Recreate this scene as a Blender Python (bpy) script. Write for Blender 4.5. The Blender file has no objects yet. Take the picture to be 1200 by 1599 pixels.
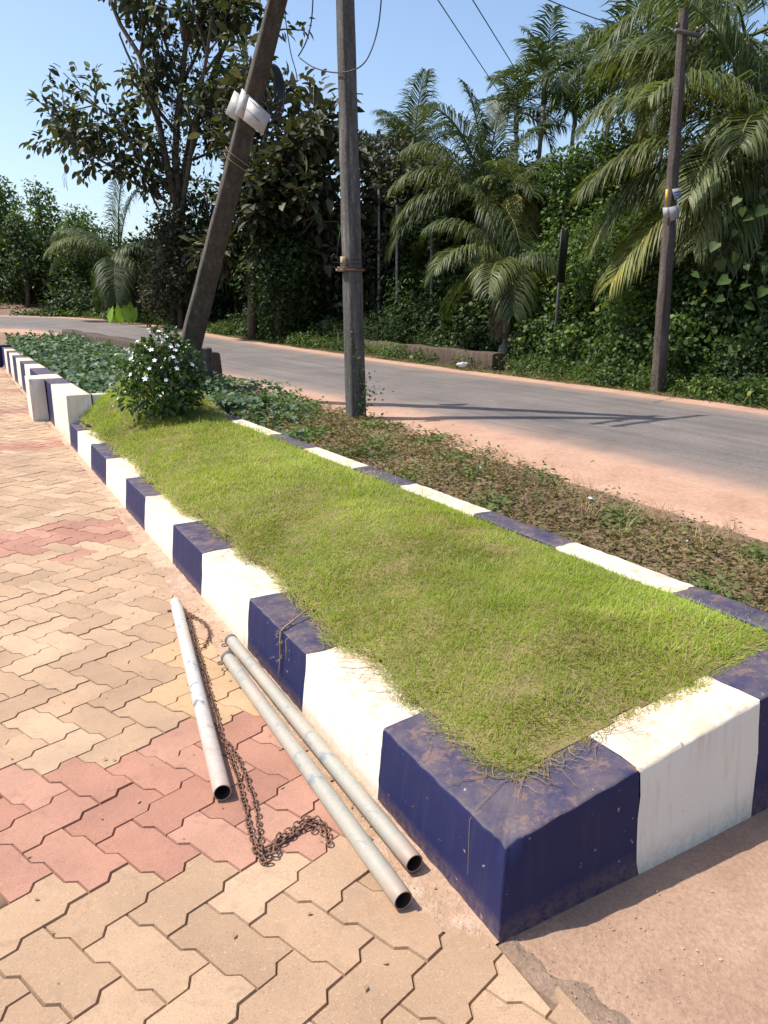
import bpy, bmesh, math, random
import numpy as np
from mathutils import Matrix, Vector

scene = bpy.context.scene
R = math.radians
rng = np.random.default_rng(11)
random.seed(5)

# ------------------------------------------------------------------ camera
CH = 1.45
PITCH = math.atan((799.5 - 470.0) / 1155.0)
cam_d = bpy.data.cameras.new("camera")
cam_d.sensor_fit = 'VERTICAL'
cam_d.sensor_height = 36.0
cam_d.lens = 36.0 * 1155.0 / 1599.0
cam_d.clip_start = 0.05
cam_d.clip_end = 2000.0
cam = bpy.data.objects.new("camera", cam_d)
scene.collection.objects.link(cam)
cam.location = (0, 0, CH)
cam.rotation_euler = (math.pi / 2 - PITCH, 0, 0)
scene.camera = cam

# ------------------------------------------------------------------ sky and sun
SUN_EL, SHADOW_AZ = R(59), R(-6)
to_sun = Vector((-math.cos(SHADOW_AZ) * math.cos(SUN_EL), -math.sin(SHADOW_AZ) * math.cos(SUN_EL), math.sin(SUN_EL)))
world = bpy.data.worlds.new("World")
scene.world = world
world.use_nodes = True
wn = world.node_tree
sky = wn.nodes.new("ShaderNodeTexSky")
sky.sky_type = 'NISHITA'
sky.sun_disc = False
sky.sun_elevation = SUN_EL
sky.sun_rotation = math.atan2(to_sun.x, to_sun.y)
sky.altitude = 20
sky.air_density = 1.0
sky.dust_density = 1.7
sky.ozone_density = 2.2
bg = wn.nodes["Background"]
bg.inputs[1].default_value = 0.15
wn.links.new(sky.outputs[0], bg.inputs[0])
sun_d = bpy.data.lights.new("sun", 'SUN')
sun_d.energy = 4.4
sun_d.angle = R(0.53)
sun_d.color = (1.0, 0.94, 0.84)
sun = bpy.data.objects.new("sun", sun_d)
scene.collection.objects.link(sun)
sun.rotation_euler = to_sun.to_track_quat('Z', 'Y').to_euler()
sun.location = (-20, 5, 40)
scene.view_settings.view_transform = 'Standard'
scene.view_settings.look = 'None'
scene.view_settings.gamma = 1.0
scene.view_settings.use_curve_mapping = False
scene.view_settings.exposure = 0.50
scene.render.engine = 'CYCLES'
scene.cycles.max_bounces = 7
scene.cycles.transparent_max_bounces = 8

# ------------------------------------------------------------------ frames
# planter frame: O near corner on the paving, e1 along the kerb, e2 across it, n up
O = np.array([0.272, 1.4008, 0.0])
e1 = np.array([-0.48614, 0.87375, -0.01478])
e1 /= np.linalg.norm(e1)
e2 = np.array([0.87384, 0.48622, 0.0])
e2 /= np.linalg.norm(e2)
n_ = np.cross(e2, e1)


def P(s, w, h=0.0):
    s, w, h = np.broadcast_arrays(np.asarray(s, float), np.asarray(w, float), np.asarray(h, float))
    return O + s[..., None] * e1 + w[..., None] * e2 + h[..., None] * n_


def SW(p):
    q = np.asarray(p, float) - O
    return q @ e1, q @ e2


def terrain(y):
    d = np.maximum(0, np.minimum(y, 45.0) - 12.0)
    return 0.0015 * d * d + np.maximum(0, y - 45.0) * 0.03


def at(px, py, Y):
    """point that stands Y metres ahead of the photographer in the direction of a photo position"""
    u = (px - 600) / 1155.0
    v = (799.5 - py) / 1155.0
    s, c = math.sin(PITCH), math.cos(PITCH)
    d = np.array([u, c + v * s, -s + v * c])
    return np.array([0, 0, CH]) + d * (Y / d[1])


def sstep(a, b, x):
    t = np.clip((np.asarray(x, float) - a) / (b - a), 0, 1)
    return t * t * (3 - 2 * t)


def wob(x, y, k=1.0, seed=0):
    """cheap smooth noise in about -1..1"""
    r = np.random.default_rng(seed)
    out = 0
    for i in range(6):
        a = r.uniform(0, 6.28)
        f = k * r.uniform(0.6, 2.6)
        out = out + np.sin(f * (np.cos(a) * x + np.sin(a) * y) + r.uniform(0, 6.28)) / (1 + i * .35)
    return out / 2.6


def nrm(v):
    v = np.asarray(v, float)
    return v / np.maximum(np.linalg.norm(v, axis=-1, keepdims=True), 1e-9)


# ------------------------------------------------------------------ mesh builder
class MB:
    def __init__(self):
        self.v, self.t, self.q, self.c, self.k = [], [], [], [], 0

    def add(self, v, tris=None, quads=None, tint=0.5):
        v = np.asarray(v, float).reshape(-1, 3)
        if tris is not None and len(tris):
            self.t.append(np.asarray(tris, int).reshape(-1, 3) + self.k)
        if quads is not None and len(quads):
            self.q.append(np.asarray(quads, int).reshape(-1, 4) + self.k)
        self.v.append(v)
        self.c.append(np.broadcast_to(np.asarray(tint, float), (len(v),)).copy())
        self.k += len(v)

    def leaves(self, tmpl, pos, d, nm, size, tint):
        tv, tf = tmpl
        pos = np.asarray(pos, float)
        N = len(pos)
        if N == 0:
            return
        y = nrm(d)
        z = np.asarray(nm, float) - (np.asarray(nm) * y).sum(-1, keepdims=True) * y
        z = nrm(z)
        x = np.cross(y, z)
        size = np.asarray(size, float)
        if size.ndim == 0:
            size = np.full(N, float(size))
        if size.ndim == 1:
            size = np.stack([size, size, size], 1)
        sc = tv[None] * size[:, None, :]
        V = pos[:, None, :] + sc[..., 0:1] * x[:, None] + sc[..., 1:2] * y[:, None] + sc[..., 2:3] * z[:, None]
        F = tf[None] + (np.arange(N) * len(tv))[:, None, None]
        self.add(V.reshape(-1, 3), tris=F.reshape(-1, 3), tint=np.repeat(np.broadcast_to(tint, (N,)), len(tv)))

    def tube(self, path, rad, sides=6, tint=0.5, cap=True):
        path = np.asarray(path, float)
        m = len(path)
        rad = np.broadcast_to(np.asarray(rad, float), (m,))
        tan = nrm(np.gradient(path, axis=0))
        ref = np.array([0, 0, 1.0]) if abs(tan[0][2]) < 0.9 else np.array([1.0, 0, 0])
        a = nrm(np.cross(tan, ref))
        for i in range(1, m):
            if (a[i] * a[i - 1]).sum() < 0:
                a[i] = -a[i]
        b = np.cross(tan, a)
        ang = np.linspace(0, 2 * np.pi, sides, endpoint=False)
        V = path[:, None] + rad[:, None, None] * (np.cos(ang)[None, :, None] * a[:, None] + np.sin(ang)[None, :, None] * b[:, None])
        q = []
        for i in range(m - 1):
            for j in range(sides):
                k = (j + 1) % sides
                q.append((i * sides + j, i * sides + k, (i + 1) * sides + k, (i + 1) * sides + j))
        t = []
        if cap:
            for j in range(1, sides - 1):
                t.append((0, j + 1, j))
                e = (m - 1) * sides
                t.append((e, e + j, e + j + 1))
        self.add(V.reshape(-1, 3), tris=t, quads=q, tint=tint)

    def box(self, c, hx, hy, hz, Rm=None, tint=0.5):
        v = np.array([[i, j, k] for i in (-1, 1) for j in (-1, 1) for k in (-1, 1)], float) * (hx, hy, hz)
        if Rm is not None:
            v = v @ np.asarray(Rm, float).T
        f = [(0, 1, 3, 2), (4, 6, 7, 5), (0, 4, 5, 1), (2, 3, 7, 6), (0, 2, 6, 4), (1, 5, 7, 3)]
        self.add(v + np.asarray(c, float), quads=f, tint=tint)

    def grid(self, V, tint=0.5, flip=False):
        """V: (m,n,3)"""
        m, k = V.shape[:2]
        i, j = np.meshgrid(np.arange(m - 1), np.arange(k - 1), indexing='ij')
        a = (i * k + j).ravel()
        f = np.stack([a, a + 1, a + k + 1, a + k], 1)
        if flip:
            f = f[:, ::-1]
        self.add(V.reshape(-1, 3), quads=f, tint=tint)

    def mesh(self, name, origin=(0, 0, 0), smooth=False):
        me = bpy.data.meshes.new(name)
        V = np.concatenate(self.v) - np.asarray(origin, float)
        T = np.concatenate(self.t) if self.t else np.zeros((0, 3), int)
        Q = np.concatenate(self.q) if self.q else np.zeros((0, 4), int)
        me.vertices.add(len(V))
        me.vertices.foreach_set("co", V.astype(np.float32).ravel())
        idx = np.concatenate([T.ravel(), Q.ravel()]).astype(np.int32)
        me.loops.add(len(idx))
        me.loops.foreach_set("vertex_index", idx)
        st = np.concatenate([np.arange(len(T)) * 3, len(T) * 3 + np.arange(len(Q)) * 4]).astype(np.int32)
        me.polygons.add(len(st))
        me.polygons.foreach_set("loop_start", st)
        if smooth:
            me.polygons.foreach_set("use_smooth", np.ones(len(st), bool))
        a = me.attributes.new("tint", 'FLOAT', 'POINT')
        a.data.foreach_set("value", np.concatenate(self.c).astype(np.float32))
        me.update(calc_edges=True)
        me.validate()
        return me

    def build(self, name, mat, parent=None, origin=None, smooth=False):
        if origin is None:
            origin = parent.location if (parent is not None) else (0, 0, 0)
        o = bpy.data.objects.new(name, self.mesh(name, origin, smooth))
        o.data.materials.append(mat)
        scene.collection.objects.link(o)
        if parent is not None:
            o.parent = parent
        else:
            o.location = origin
        return o


def tag(o, label=None, cat=None, group=None, kind=None):
    if label:
        o["label"] = label
    if cat:
        o["category"] = cat
    if group:
        o["group"] = group
    if kind:
        o["kind"] = kind
    return o


def thing(name, label, cat, loc, group=None):
    o = bpy.data.objects.new(name, None)
    o.location = [float(x) for x in loc]
    o.empty_display_size = 0.1
    scene.collection.objects.link(o)
    return tag(o, label, cat, group)


# leaf shapes: x across, y along, z up
def tmpl(v, f):
    return np.array(v, float), np.array(f, int)


DIAMOND = tmpl([(0, 0, 0), (-.27, .45, .09), (.27, .45, .09), (0, 1, 0)], [(0, 3, 1), (0, 2, 3)])
OVATE = tmpl([(0, 0, 0), (-.24, .33, .07), (.24, .33, .07), (-.2, .68, .03), (.2, .68, .03), (0, 1, -.12), (0, .33, 0), (0, .68, -.04)],
             [(0, 6, 1), (0, 2, 6), (1, 6, 7), (1, 7, 3), (6, 2, 4), (6, 4, 7), (3, 7, 5), (7, 4, 5)])
CORDATE = tmpl([(0, .32, -.05), (0, .05, 0), (.3, -.1, .02), (.5, .25, .06), (.28, .68, .02), (0, 1, -.1), (-.28, .68, .02), (-.5, .25, .06), (-.3, -.1, .02)],
               [(0, i, i % 8 + 1) for i in range(1, 9)])
LANCE = tmpl([(0, 0, 0), (-.13, .4, .05), (.13, .4, .05), (0, 1, -.15)], [(0, 3, 1), (0, 2, 3)])
ROUND = tmpl([(0, 0, 0), (-.36, .3, .08), (.36, .3, .08), (-.34, .65, .05), (.34, .65, .05), (0, .95, -.05)], [(0, 2, 1), (1, 2, 4), (1, 4, 3), (3, 4, 5)])
BLADES = [tmpl([(-.5, 0, 0), (.5, 0, 0), (-.38, .55, b * .35), (.38, .55, b * .35), (0, 1 - .25 * b, b)], [(0, 1, 3), (0, 3, 2), (2, 3, 4)]) for b in (.15, .45, .8)]


# ------------------------------------------------------------------ materials
def new_mat(name):
    m = bpy.data.materials.new(name)
    m.use_nodes = True
    nt = m.node_tree
    b = nt.nodes["Principled BSDF"]
    return m, nt, b


def N(nt, typ, **kw):
    nd = nt.nodes.new(typ)
    for k, v in kw.items():
        if k.startswith("_"):
            setattr(nd, k[1:], v)
        else:
            nd.inputs[k.replace("__", " ")].default_value = v
    return nd


def ramp(nt, fac, stops, interp='LINEAR'):
    r = nt.nodes.new("ShaderNodeValToRGB")
    r.color_ramp.interpolation = interp
    el = r.color_ramp.elements
    while len(el) < len(stops):
        el.new(0.5)
    for e, (p, c) in zip(el, stops):
        e.position = p
        e.color = (c if len(c) == 4 else (*c, 1)) if not isinstance(c, (int, float)) else (c, c, c, 1)
    nt.links.new(fac, r.inputs[0])
    return r.outputs[0]


def noise(nt, scale, detail=4, rough=.55, vec=None, dist=0.0):
    t = nt.nodes.new("ShaderNodeTexNoise")
    t.inputs["Scale"].default_value = scale
    t.inputs["Detail"].default_value = detail
    t.inputs["Roughness"].default_value = rough
    t.inputs["Distortion"].default_value = dist
    if vec is not None:
        nt.links.new(vec, t.inputs["Vector"])
    return t.outputs["Fac"]


def mix(nt, fac, a, b, mode='MIX'):
    m = nt.nodes.new("ShaderNodeMix")
    m.data_type = 'RGBA'
    m.blend_type = mode
    for sock, val in ((m.inputs[0], fac), (m.inputs[6], a), (m.inputs[7], b)):
        if isinstance(val, (int, float)):
            sock.default_value = val
        elif isinstance(val, tuple):
            sock.default_value = (*val, 1) if len(val) == 3 else val
        else:
            nt.links.new(val, sock)
    return m.outputs[2]


def math_(nt, op, a, b=None, clamp=False):
    m = nt.nodes.new("ShaderNodeMath")
    m.operation = op
    m.use_clamp = clamp
    for i, val in enumerate((a, b)):
        if val is None:
            continue
        if isinstance(val, (int, float)):
            m.inputs[i].default_value = val
        else:
            nt.links.new(val, m.inputs[i])
    return m.outputs[0]


def pos(nt):
    g = nt.nodes.new("ShaderNodeNewGeometry")
    return g


def bump(nt, b, h, strength=.4, dist=.01):
    k = nt.nodes.new("ShaderNodeBump")
    k.inputs["Strength"].default_value = strength
    k.inputs["Distance"].default_value = dist
    nt.links.new(h, k.inputs["Height"])
    nt.links.new(k.outputs[0], b.inputs["Normal"])


def leaf_mat(name, stops, rough=.5, trans=.3, spec=.4, tcol=(1.25, 1.3, .55)):
    m, nt, b = new_mat(name)
    at_ = N(nt, "ShaderNodeAttribute", _attribute_name="tint")
    col = ramp(nt, at_.outputs["Fac"], stops)
    g = pos(nt)
    col = mix(nt, .55, col, ramp(nt, noise(nt, 1.3, 3, vec=g.outputs["Position"]), [(.3, .45), (.7, 1.35)]), 'MULTIPLY')
    nt.links.new(col, b.inputs["Base Color"])
    b.inputs["Roughness"].default_value = rough
    b.inputs["Specular IOR Level"].default_value = spec
    tr = nt.nodes.new("ShaderNodeBsdfTranslucent")
    nt.links.new(mix(nt, 1.0, col, tcol, 'MULTIPLY'), tr.inputs[0])
    mx = nt.nodes.new("ShaderNodeMixShader")
    mx.inputs[0].default_value = trans
    nt.links.new(b.outputs[0], mx.inputs[1])
    nt.links.new(tr.outputs[0], mx.inputs[2])
    nt.links.new(mx.outputs[0], nt.nodes["Material Output"].inputs[0])
    return m


M = {}
M['lawn'] = leaf_mat("lawn_grass", [(0, (.52, .43, .23)), (.10, (.47, .42, .17)), (.20, (.37, .39, .085)), (.5, (.30, .36, .042)), (.8, (.27, .38, .042)), (1, (.39, .48, .085))], .5, .45, .3)
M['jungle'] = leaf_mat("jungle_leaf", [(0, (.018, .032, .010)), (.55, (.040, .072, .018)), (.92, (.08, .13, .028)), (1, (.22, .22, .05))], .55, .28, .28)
M['jungle_fine'] = leaf_mat("fine_leaf", [(0, (.05, .09, .025)), (.6, (.09, .15, .04)), (1, (.16, .22, .06))], .5, .35, .35)
M['vine'] = leaf_mat("vine_leaf", [(0, (.035, .055, .018)), (.5, (.065, .115, .026)), (.9, (.125, .20, .045)), (1, (.28, .27, .06))], .55, .32, .28)
M['dusty'] = leaf_mat("dusty_leaf", [(0, (.026, .032, .016)), (.5, (.062, .066, .034)), (.9, (.15, .142, .09)), (1, (.13, .20, .035))], .6, .22, .3)
M['teak'] = leaf_mat("teak_leaf", [(0, (.026, .036, .016)), (.5, (.058, .072, .032)), (.9, (.13, .14, .075)), (1, (.14, .22, .035))], .55, .3, .35)
M['palm'] = leaf_mat("palm_leaflet", [(0, (.03, .052, .018)), (.5, (.075, .105, .036)), (.85, (.175, .20, .065)), (1, (.46, .39, .07))], .5, .36, .35)
M['shrub'] = leaf_mat("glossy_leaf", [(0, (.025, .05, .012)), (.6, (.05, .10, .018)), (1, (.12, .20, .03))], .3, .22, .6)
M['cover'] = leaf_mat("ground_cover_leaf", [(0, (.06, .10, .05)), (.6, (.10, .165, .085)), (1, (.17, .24, .13))], .55, .25, .35)
M['weed'] = leaf_mat("verge_weed", [(0, (.24, .16, .09)), (.25, (.20, .15, .07)), (.5, (.13, .14, .045)), (1, (.11, .18, .045))], .6, .25, .25)
M['straw'] = leaf_mat("dry_straw", [(0, (.30, .20, .11)), (1, (.50, .38, .22))], .7, .2, .2, (1.1, 1.0, .8))
M['deadfrond'] = leaf_mat("dead_frond", [(0, (.13, .09, .055)), (1, (.30, .22, .13))], .7, .2, .2, (1.1, 1.0, .8))
M['banana'] = leaf_mat("broad_leaf", [(0, (.16, .30, .03)), (1, (.30, .46, .06))], .4, .4, .4)


def bark_mat(name, c0, c1, rings=0):
    m, nt, b = new_mat(name)
    tc = nt.nodes.new("ShaderNodeTexCoord")
    mp = N(nt, "ShaderNodeMapping")
    mp.inputs["Scale"].default_value = (6, 6, 1.2)
    nt.links.new(tc.outputs["Object"], mp.inputs[0])
    f = noise(nt, 3, 6, .65, mp.outputs[0])
    col = ramp(nt, f, [(.3, c0), (.7, c1)])
    if rings:
        w = N(nt, "ShaderNodeTexWave", _wave_type='BANDS', _bands_direction='Z')
        w.inputs["Scale"].default_value = rings
        w.inputs["Distortion"].default_value = .6
        nt.links.new(tc.outputs["Object"], w.inputs[0])
        col = mix(nt, .5, col, ramp(nt, w.outputs["Fac"], [(.0, .45), (.35, 1.0)]), 'MULTIPLY')
    nt.links.new(col, b.inputs["Base Color"])
    b.inputs["Roughness"].default_value = .9
    bump(nt, b, f, .6, .03)
    return m


M['bark'] = bark_mat("bark", (.05, .04, .03), (.16, .13, .10))
M['palm_bark'] = bark_mat("palm_bark", (.16, .15, .13), (.34, .32, .28), 2.2)
M['stem'] = bark_mat("green_stem", (.05, .07, .02), (.12, .13, .05))
M['deadvine'] = bark_mat("dead_vine", (.14, .11, .07), (.24, .19, .13))


def paint_mat(name, base, dust, stain, chip, dust_amt, stain_amt, dlo=.2):
    m, nt, b = new_mat(name)
    g = pos(nt)
    p = g.outputs["Position"]
    sep = nt.nodes.new("ShaderNodeSeparateXYZ")
    nt.links.new(g.outputs["Normal"], sep.inputs[0])
    up = math_(nt, 'GREATER_THAN', sep.outputs[2], .6)
    n1 = noise(nt, 8, 10, .74, p, .25)
    n2 = noise(nt, 48, 6, .75, p)
    n3 = noise(nt, 2.6, 4, .6, p)
    dfac = math_(nt, 'MULTIPLY', math_(nt, 'MULTIPLY', ramp(nt, n1, [(.36, dlo), (.60, 1.0)]), up), dust_amt)
    col = mix(nt, ramp(nt, n3, [(.35, 0.0), (.75, .35)]), base, tuple(x * .8 for x in base))
    # rain streaks down the faces
    mp = N(nt, "ShaderNodeMapping")
    mp.inputs["Scale"].default_value = (26, 26, 2.2)
    nt.links.new(p, mp.inputs[0])
    ns = noise(nt, 1.0, 5, .7, mp.outputs[0])
    col = mix(nt, math_(nt, 'MULTIPLY', ramp(nt, ns, [(.52, 0.0), (.8, 1.0)]), stain_amt), col, stain)
    col = mix(nt, dfac, col, dust)
    n5 = noise(nt, 13, 12, .8, p, .15)
    rust = math_(nt, 'MULTIPLY', math_(nt, 'MULTIPLY', ramp(nt, n5, [(.52, 0.0), (.60, 1.0)]), up), .55)
    col = mix(nt, rust, col, tuple(.35 * a + .65 * b for a, b in zip(dust, (.30, .17, .11))))
    # splashed dirt close to the paving and small chips
    hs = nt.nodes.new("ShaderNodeAttribute")
    hs.attribute_name = "tint"
    low = math_(nt, 'MULTIPLY', ramp(nt, hs.outputs["Fac"], [(.0, 1.0), (.24, 0.0)]), ramp(nt, n2, [(.35, .1), (.65, 1.0)]))
    col = mix(nt, math_(nt, 'MULTIPLY', low, .5), col, (.33, .21, .13))
    n4 = noise(nt, 46, 3, .6, p)
    ch = ramp(nt, n4, [(.70, 0.0), (.725, 1.0)])
    pt = ramp(nt, g.outputs["Pointiness"], [(.515, 0.0), (.56, 1.0)])
    ch2 = math_(nt, 'MULTIPLY', pt, ramp(nt, noise(nt, 22, 5, .7, p), [(.40, 0.0), (.48, 1.0)]))
    ch = math_(nt, 'MAXIMUM', math_(nt, 'MULTIPLY', ch, .6), ch2)
    col = mix(nt, ch, col, chip)
    nt.links.new(col, b.inputs["Base Color"])
    b.inputs["Roughness"].default_value = .6
    b.inputs["Specular IOR Level"].default_value = .22
    bump(nt, b, n2, .3, .003)
    return m


M['white'] = paint_mat("white_paint", (.79, .745, .635), (.56, .41, .28), (.52, .41, .30), (.22, .16, .12), .85, .7, .12)
M['navy'] = paint_mat("navy_paint", (.017, .020, .078), (.15, .118, .112), (.045, .045, .085), (.46, .38, .32), .66, .55, .25)


def paver_mat(name, c0, c1, c2):
    m, nt, b = new_mat(name)
    oi = nt.nodes.new("ShaderNodeObjectInfo")
    g = pos(nt)
    p = g.outputs["Position"]
    at_ = N(nt, "ShaderNodeAttribute", _attribute_name="tint")
    rnd = math_(nt, 'FRACT', math_(nt, 'ADD', oi.outputs["Random"], at_.outputs["Fac"]))
    col = ramp(nt, rnd, [(0, c0), (.55, c1), (1, c2)])
    big = noise(nt, 3.5, 4, .6, p)
    col = mix(nt, .5, col, ramp(nt, big, [(.3, .62), (.7, 1.22)]), 'MULTIPLY')
    sp = noise(nt, 330, 2, .5, p)
    col = mix(nt, ramp(nt, sp, [(.33, .55), (.43, 0.0)]), col, tuple(x * .42 for x in c0))
    sp2 = noise(nt, 150, 3, .6, p)
    col = mix(nt, ramp(nt, sp2, [(.58, 0.0), (.72, .4)]), col, tuple(min(1, x * 1.35) for x in c2))
    st = noise(nt, 14, 5, .7, p, .4)
    col = mix(nt, ramp(nt, st, [(.52, 0.0), (.78, .6)]), col, tuple(x * .58 for x in c0))
    nt.links.new(col, b.inputs["Base Color"])
    b.inputs["Roughness"].default_value = .82
    bump(nt, b, sp, .35, .0015)
    return m


M['beige'] = paver_mat("beige_paver", (.355, .228, .140), (.425, .275, .170), (.48, .328, .212))
M['redp'] = paver_mat("red_paver", (.33, .155, .105), (.38, .185, .125), (.43, .23, .16))
M['ochre'] = paver_mat("ochre_paver", (.43, .275, .145), (.46, .295, .16), (.49, .32, .18))


def ground_mat(name, stops, scale, fine, bstr=.5, rough=.95, speck=None):
    m, nt, b = new_mat(name)
    g = pos(nt)
    p = g.outputs["Position"]
    a = noise(nt, scale, 8, .65, p, .3)
    f = noise(nt, fine, 4, .7, p)
    col = ramp(nt, a, stops)
    col = mix(nt, .6, col, ramp(nt, f, [(.25, .55), (.75, 1.35)]), 'MULTIPLY')
    if speck:
        v = N(nt, "ShaderNodeTexVoronoi")
        v.inputs["Scale"].default_value = speck[0]
        nt.links.new(p, v.inputs[0])
        col = mix(nt, ramp(nt, v.outputs["Distance"], [(.1, .8), (.25, 0.0)]), col, speck[1])
    nt.links.new(col, b.inputs["Base Color"])
    b.inputs["Roughness"].default_value = rough
    bump(nt, b, mix(nt, .5, a, f), bstr, .02)
    return m


M['soil'] = ground_mat("brown_soil", [(.3, (.13, .08, .05)), (.7, (.27, .17, .105))], 1.5, 30, .8)
M['thatch'] = ground_mat("lawn_soil", [(.3, (.16, .12, .05)), (.7, (.26, .20, .08))], 9, 90, .8)
M['laterite'] = ground_mat("laterite_dust", [(.25, (.34, .19, .125)), (.5, (.43, .255, .175)), (.75, (.50, .32, .225))], 1.6, 30, .5)
M['sand'] = ground_mat("joint_sand", [(.3, (.13, .082, .05)), (.7, (.30, .20, .13))], 3, 120, .6)
M['mortar'] = ground_mat("cement_strip", [(.3, (.36, .23, .155)), (.5, (.46, .30, .205)), (.72, (.58, .43, .33))], 9, 70, .9)
M['apron'] = ground_mat("red_cement", [(.25, (.27, .165, .11)), (.5, (.35, .22, .15)), (.75, (.42, .28, .195))], 3.2, 75, .6)
M['crumb'] = ground_mat("broken_cement", [(.3, (.22, .145, .10)), (.7, (.36, .25, .18))], 14, 110, .8)


def road_mat():
    m, nt, b = new_mat("dusty_asphalt")
    g = pos(nt)
    p = g.outputs["Position"]
    at_ = N(nt, "ShaderNodeAttribute", _attribute_name="tint")   # 0 near edge .. 1 far edge
    n1 = noise(nt, .8, 6, .65, p, .4)
    f = noise(nt, 130, 3, .6, p)
    col = ramp(nt, n1, [(.3, (.105, .094, .088)), (.7, (.175, .154, .141))])
    cx = nt.nodes.new("ShaderNodeCombineXYZ")
    nt.links.new(math_(nt, 'MULTIPLY', at_.outputs["Fac"], 26.0), cx.inputs[0])
    mpv = N(nt, "ShaderNodeVectorMath", _operation='MULTIPLY_ADD')
    nt.links.new(p, mpv.inputs[0])
    mpv.inputs[1].default_value = (.16, .16, .16)
    nt.links.new(cx.outputs[0], mpv.inputs[2])
    lanes = noise(nt, 1.0, 6, .7, mpv.outputs[0])
    col = mix(nt, .8, col, ramp(nt, lanes, [(.3, .62), (.7, 1.3)]), 'MULTIPLY')
    col = mix(nt, .8, col, ramp(nt, f, [(.3, .45), (.5, 1.0), (.72, 1.7)]), 'MULTIPLY')
    f2 = noise(nt, 34, 4, .7, p)
    col = mix(nt, .6, col, ramp(nt, f2, [(.3, .6), (.7, 1.35)]), 'MULTIPLY')
    e = math_(nt, 'ABSOLUTE', math_(nt, 'SUBTRACT', at_.outputs["Fac"], .5))
    e = math_(nt, 'ADD', e, math_(nt, 'MULTIPLY', math_(nt, 'SUBTRACT', n1, .5), .10))
    d = ramp(nt, e, [(.30, 0.04), (.42, .34), (.475, .95)])
    d = math_(nt, 'MULTIPLY', d, ramp(nt, noise(nt, 9, 5, .7, p), [(.2, .6), (.6, 1.0)]))
    col = mix(nt, d, col, (.43, .26, .18))
    nt.links.new(col, b.inputs["Base Color"])
    b.inputs["Roughness"].default_value = .8
    bump(nt, b, f, .5, .008)
    return m


M['road'] = road_mat()


def concrete_mat(name, c0, c1, c2, dark=.4):
    m, nt, b = new_mat(name)
    g = pos(nt)
    p = g.outputs["Position"]
    mp = N(nt, "ShaderNodeMapping")
    mp.inputs["Scale"].default_value = (9, 9, .9)
    nt.links.new(p, mp.inputs[0])
    a = noise(nt, 1.2, 7, .7, mp.outputs[0])
    f = noise(nt, 22, 6, .75, p)
    col = ramp(nt, a, [(.3, c0), (.55, c1), (.75, c2)])
    col = mix(nt, .7, col, ramp(nt, f, [(.3, dark), (.65, 1.25)]), 'MULTIPLY')
    nt.links.new(col, b.inputs["Base Color"])
    b.inputs["Roughness"].default_value = .9
    bump(nt, b, f, .7, .02)
    return m


M['pole'] = concrete_mat("weathered_concrete", (.045, .04, .037), (.125, .115, .105), (.40, .37, .33))
M['pole_brown'] = concrete_mat("mossy_concrete", (.04, .033, .028), (.085, .07, .056), (.19, .155, .125))
M['pole_dark'] = concrete_mat("dark_weathered_concrete", (.05, .04, .035), (.11, .085, .07), (.24, .20, .17))
M['oldwall'] = concrete_mat("mossy_brown_masonry", (.035, .024, .016), (.085, .056, .036), (.17, .115, .075))


def plain(name, col, rough=.6, metal=0, var=.35, scale=30):
    m, nt, b = new_mat(name)
    g = pos(nt)
    f = noise(nt, scale, 5, .7, g.outputs["Position"])
    nt.links.new(mix(nt, var, col, ramp(nt, f, [(.3, .35), (.7, 1.3)]), 'MULTIPLY'), b.inputs["Base Color"])
    b.inputs["Roughness"].default_value = rough
    b.inputs["Metallic"].default_value = metal
    bump(nt, b, f, .25, .003)
    return m


M['rust'] = plain("rusty_iron", (.20, .105, .07), .85, .0, .7, 90)
M['bore'] = plain("rust_and_shade_bore", (.06, .035, .025), .9)  # rusty pipe inside, colour darkened to paint the shade in the opening
M['wire'] = plain("black_cable", (.02, .02, .022), .6)
M['plate'] = plain("white_enamel_plate", (.52, .50, .48), .5, 0, .3, 14)
M['plate_grey'] = plain("grey_plate", (.33, .32, .32), .55, 0, .3, 14)
M['porcelain'] = plain("brown_porcelain", (.10, .055, .035), .35)
M['ink'] = plain("faded_lettering", (.22, .22, .25), .7)
M['inkblue'] = plain("blue_lettering", (.12, .2, .34), .7)
M['yellow'] = plain("yellow_plate", (.55, .36, .03), .6)
M['black'] = plain("black_sign_back", (.022, .02, .02), .6)
M['postgrey'] = plain("grey_iron_post", (.11, .105, .10), .6)
M['wood'] = plain("bleached_wood", (.40, .30, .20), .8, 0, .6, 40)
M['petal'] = plain("white_petal", (.85, .85, .83), .5, 0, .1)
M['litter'] = plain("white_litter", (.52, .52, .53), .5, 0, .2)
M['rootdry'] = plain("dry_runner", (.34, .24, .15), .85, 0, .6, 60)


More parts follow.
